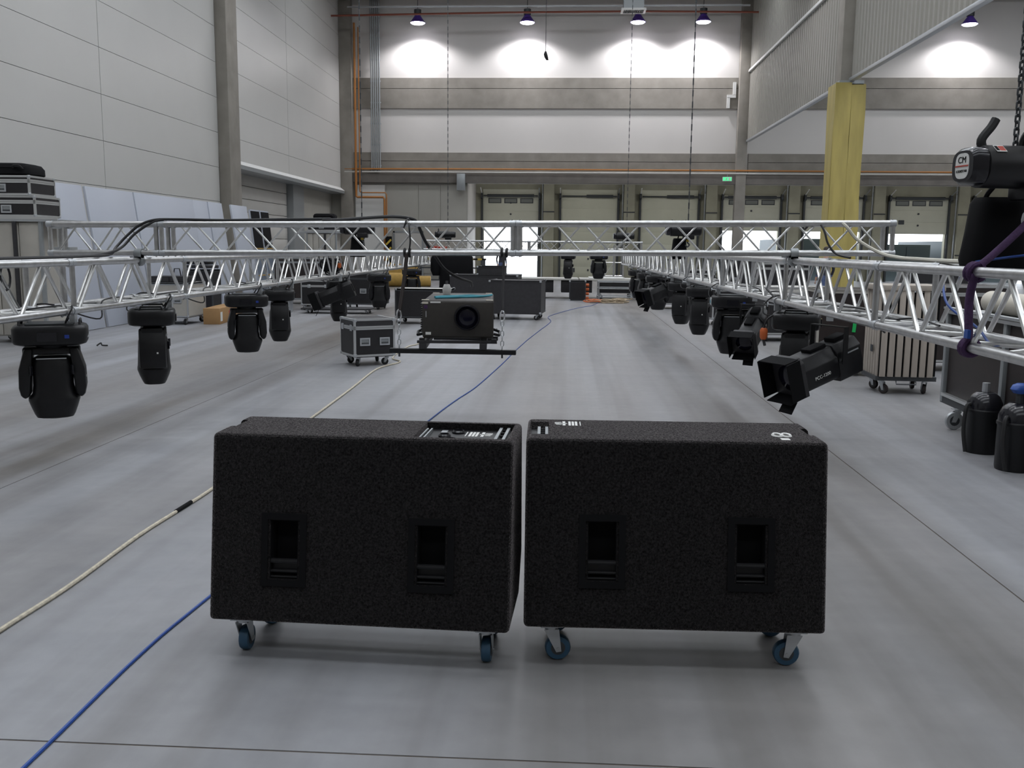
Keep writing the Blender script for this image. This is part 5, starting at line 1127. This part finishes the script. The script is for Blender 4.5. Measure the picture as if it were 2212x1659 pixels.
for (x, y) in ((0.42, -0.03), (2.5, 0.04), (0.12, 0.82), (2.5, 0.82)): caster(bc, (x, y, 0), rad(92) + PI + 0.1, 0.085, 0.03, 'galvanised', 'galvanised', 0.195)
rl_ = MB().lathe([(0.03, -1.2), (0.10, -1.2), (0.10, 1.2), (0.03, 1.2)], (0, 0, 0), 24, 'x').obj('cream_roll', 'roll_cream', smooth=True); rl_.location = (3.88, 7.75, 1.192); rl_.rotation_euler = (0, 0, rad(-92))
tag(rl_, 'cream roll lying on top of the dark panel cart at the right edge', 'roll')
# dark panelled cases behind
flight_case((3.72, 13.0, 0), rad(-3), (0.80, 0.9, 1.0), 'dark brown case with green tape behind the right truss, left of the slatted cart', 'dark cases behind the right truss', True, 0.02, 0, 'case_brown', None, 0.05, 'crate_grey', latch=False)
tag(MB().box((3.77, 12.542, 0.66), (0.045, 0.006, 0.15), (0, 0.08, rad(-3))).obj('green_tape', 'green_tape'), 'strip of bright green tape on the dark brown case', 'tape')
flight_case((5.4, 13.6, 0), rad(2), (1.2, 0.8, 1.05), 'dark case behind the slatted cart at its right', 'dark cases behind the right truss', True, 0.12, 1, 'case_brown', None, 0.05)
flight_case((4.15, 17.6, 0), rad(4), (1.3, 0.9, 0.85), 'black case with pale lid behind the dark brown one, right truss side', 'dark cases behind the right truss', True, 0.12, 0, 'case_black', 'plaster', 0.05)
flight_case((5.0, 22.4, 0), rad(-4), (1.1, 0.8, 1.2), 'tall black case near the yellow column, left of the standing person', 'dark cases behind the right truss', True, 0.12, 1, 'case_black', None, 0.05)
flight_case((3.55, 21.0, 0), rad(8), (0.9, 0.7, 0.75), 'small black case behind the middle of the right truss', 'dark cases behind the right truss', True, 0.12, 1, 'case_black', None, 0.05)
flight_case((3.3, 26.5, 0), rad(0), (1.5, 0.9, 0.95), 'black case far back at the end of the right truss', 'dark cases behind the right truss', True, 0.12, 2, 'case_black', None, 0.05)
flight_case((5.3, 29.0, 0), rad(3), (1.2, 0.9, 1.3), 'tall black case far back between right truss and yellow column', 'dark cases behind the right truss', True, 0.12, 2, 'case_black', None, 0.05, 'dark_steel')
flight_case((9.9, 26.0, 0), rad(3), (1.8, 0.9, 1.1), 'long black case right of the yellow column', 'dark cases behind the right truss', True, 0.12, 2, 'case_black', None, 0.05)
# two black canisters
for k, (x, y, s, lab) in enumerate(((3.465, 7.88, 0.92, 'black domed canister on the floor at the right edge, left one'), (3.445, 7.25, 0.94, 'black domed canister on the floor at the right edge, nearest the camera'))):
    t = thing('canister', lab, 'canister', (x, y, 0), 0.3 * k, 'black canisters by the panel cart')
    MB().lathe([(0.145 * s, 0.0), (0.15 * s, 0.02), (0.15 * s, 0.36 * s), (0.158 * s, 0.37 * s), (0.158 * s, 0.39 * s), (0.15 * s, 0.40 * s)], (0, 0, 0), 24).obj('drum', 'black_plastic', t, smooth=True)
    MB().lathe([(0.152 * s, 0.40 * s), (0.148 * s, 0.45 * s), (0.12 * s, 0.51 * s), (0.08 * s, 0.545 * s), (0.05 * s, 0.55 * s)], (0, 0, 0), 24).obj('dome_lid', 'black_gloss', t, smooth=True)
    MB().tube((0, 0, 0.54 * s), (0, 0, 0.63 * s), 0.03).obj('valve', 'galvanised' if k == 0 else 'dark_steel', t)
    MB().path(smoothpath([(-0.13 * s, -0.03, 0.44 * s), (-0.17, -0.06, 0.42 * s), (-0.19, -0.08, 0.2), (-0.17, -0.10, 0.02)], 5), 0.016, 8).obj('hose', 'black_rubber', t, smooth=True)
tag(MB().loft([(0, 0.05, 0.05), (0.03, 0.075, 0.06), (0.06, 0.06, 0.05), (0.075, 0.03, 0.03)], 14, 2.4, (3.445, 7.25, 0.59)).obj('blue_cloth', 'cable_blue', smooth=True), 'crumpled blue cloth on top of the nearest black canister', 'cloth')

# ================================================================ BEYOND THE DOCK DOORS
for i, (x0, x1, z1, lab) in enumerate(((12.3, 15.7, 2.25, 'dark trailer rear standing outside the dock door behind the yellow column'), (17.1, 19.7, 1.98, 'dark trailer rear standing outside the dock door right of the yellow column'), (21.0, 24.4, 2.2, 'dark trailer rear standing outside the rightmost dock door'), (9.6, 11.5, 1.25, 'dark loading ramp box outside the dock door behind the far column'))):
    t = thing('truck_trailer', lab, 'trailer', ((x0 + x1) / 2, YD + 1.4, -1.2), 0, 'trailers outside the dock doors'); w = (x1 - x0) / 2
    MB().bb((-w, 0, 0.5), (w, 9, z1 + 1.2)).obj('box_body', 'trailer_dark', t, bevel=0.02)
    MB().bb((-w + 0.06, -0.05, 1.25), (-0.03, 0.0, z1 + 1.1)).obj('rear_door', 'trailer_dark', t); MB().bb((0.03, -0.05, 1.25), (w - 0.06, 0.0, z1 + 1.1)).obj('rear_door', 'trailer_dark', t)
    for sx in (-1, 1): MB().lathe([(0.3, -0.12), (0.45, -0.14), (0.45, 0.14), (0.3, 0.12)], (sx * (w - 0.25), 1.2, 0.45), 18, 'x').obj('wheel', 'black_rubber', t, smooth=True)

# ================================================================ PEOPLE
def person(loc, rotz, label, h, pose, cloth):
    t = thing('person', label, 'person', loc, rotz)
    k = h / 1.75
    J = {'pel': (0, 0, 0.95), 'waist': (0, 0, 1.08), 'chest': (0, 0, 1.30), 'neck': (0, 0.01, 1.48), 'head0': (0, -0.01, 1.56), 'head1': (0, -0.015, 1.66), 'head2': (0, 0, 1.735)}
    R_ = {'pel': (0.155, 0.11), 'waist': (0.145, 0.10), 'chest': (0.165, 0.115), 'neck': (0.058, 0.058), 'head0': (0.068, 0.08), 'head1': (0.078, 0.098), 'head2': (0.05, 0.06)}
    E_ = [('pel', 'waist'), ('waist', 'chest'), ('chest', 'neck'), ('neck', 'head0'), ('head0', 'head1'), ('head1', 'head2')]
    for s, n in ((-1, 'l'), (1, 'r')):
        st = pose.get('stride', 0.1) * s
        for nm, p, r in (('hip', (0.09 * s, 0, 0.88), (0.095, 0.10)), ('knee', (0.10 * s, -0.02 + st * 0.5, 0.50), (0.062, 0.066)), ('ank', (0.105 * s, 0.02 + st, 0.09), (0.042, 0.046)), ('toe', (0.115 * s, -0.15 + st, 0.035), (0.042, 0.03)),
                         ('sho', (0.185 * s, 0, 1.42), (0.062, 0.062)), ('elb', (0.25 * s, pose.get('elb', 0.02), 1.14), (0.043, 0.043)), ('wri', (0.235 * s, pose.get('wri', -0.08), 0.90), (0.03, 0.032)), ('han', (0.23 * s, pose.get('wri', -0.08) - 0.03, 0.81), (0.028, 0.04))):
            J[nm + n] = p; R_[nm + n] = r
        E_ += [('pel', 'hip' + n), ('hip' + n, 'knee' + n), ('knee' + n, 'ank' + n), ('ank' + n, 'toe' + n), ('chest', 'sho' + n), ('sho' + n, 'elb' + n), ('elb' + n, 'wri' + n), ('wri' + n, 'han' + n)]
    keys = list(J); me = bpy.data.meshes.new('body')
    me.from_pydata([Vector(J[q]) * k for q in keys], [(keys.index(a), keys.index(b)) for a, b in E_], [])
    o = bpy.data.objects.new('body', me); COL.objects.link(o)
    sk = o.modifiers.new('skin', 'SKIN'); sv = me.skin_vertices[0].data
    for i, q in enumerate(keys): sv[i].radius = tuple(r * k for r in R_[q]); sv[i].use_root = (q == 'pel')
    o.modifiers.new('sub', 'SUBSURF').levels = 2
    bpy.context.view_layer.update()
    m2 = bpy.data.meshes.new_from_object(o.evaluated_get(bpy.context.evaluated_depsgraph_get())); bpy.data.objects.remove(o)
    for m in (cloth, 'jeans', 'skin', 'white_shoe'): m2.materials.append(MATS[m])
    for p in m2.polygons:
        c_ = p.center / k; p.use_smooth = True
        p.material_index = 2 if c_.z > 1.45 and abs(c_.x) < 0.1 else (2 if abs(c_.x) > 0.19 and c_.z < 0.93 and c_.z > 0.75 else (3 if c_.z < 0.085 else (1 if c_.z < 0.98 else 0)))
    b_ = link('body', m2, None, t)
    MB().loft([(1.63 * k, 0.075 * k, 0.07 * k, 0, 0.035 * k), (1.70 * k, 0.088 * k, 0.105 * k, 0, 0.008 * k), (1.75 * k, 0.07 * k, 0.085 * k, 0, 0.005 * k), (1.775 * k, 0.03 * k, 0.04 * k, 0, 0.005 * k)], 16, 2.3).obj('hair', 'hair', t, smooth=True)
    for s in (-1, 1):
        MB().lathe([(0.006, -0.002), (0.012, 0.0), (0.006, 0.004)], (s * 0.03 * k, -0.103 * k, 1.645 * k), 8, 'y').obj('eye', 'black_gloss', t)
        MB().loft([(1.61 * k, 0.008, 0.014), (1.64 * k, 0.012, 0.02), (1.67 * k, 0.008, 0.014)], 8, 2, (s * 0.082 * k, 0, 0)).obj('ear', 'skin', t, smooth=True)
        for q in range(5):
            x = s * (0.212 + 0.012 * q) * k; y = (pose.get('wri', -0.08) - 0.055 + 0.012 * q) * k; L_ = (0.05, 0.075, 0.08, 0.075, 0.06)[q] * k
            MB().path([(x, y, 0.80 * k), (x, y - 0.006, 0.80 * k - L_ * 0.5), (x - s * 0.006, y - 0.016, 0.80 * k - L_)], 0.008, 6).obj('finger', 'skin', t, smooth=True)
    MB().loft([(1.595 * k, 0.012, 0.010), (1.60 * k, 0.014, 0.016), (1.64 * k, 0.007, 0.008)], 8, 2, (0, -0.108 * k, 0)).obj('nose', 'skin', t, smooth=True)
    MB().box((0, -0.097 * k, 1.575 * k), (0.04, 0.008, 0.008)).obj('mouth', 'red_paint', t)
    return t
person((7.12, 26.6, 0), rad(200), 'person in blue jeans and dark top standing before the yellow column', 1.72, {'stride': 0.10}, 'dark_shirt')
person((-3.15, 45.2, 0), rad(20), 'person in dark clothes walking in the bright open dock door', 1.62, {'stride': 0.16, 'elb': 0.06}, 'dark_shirt')
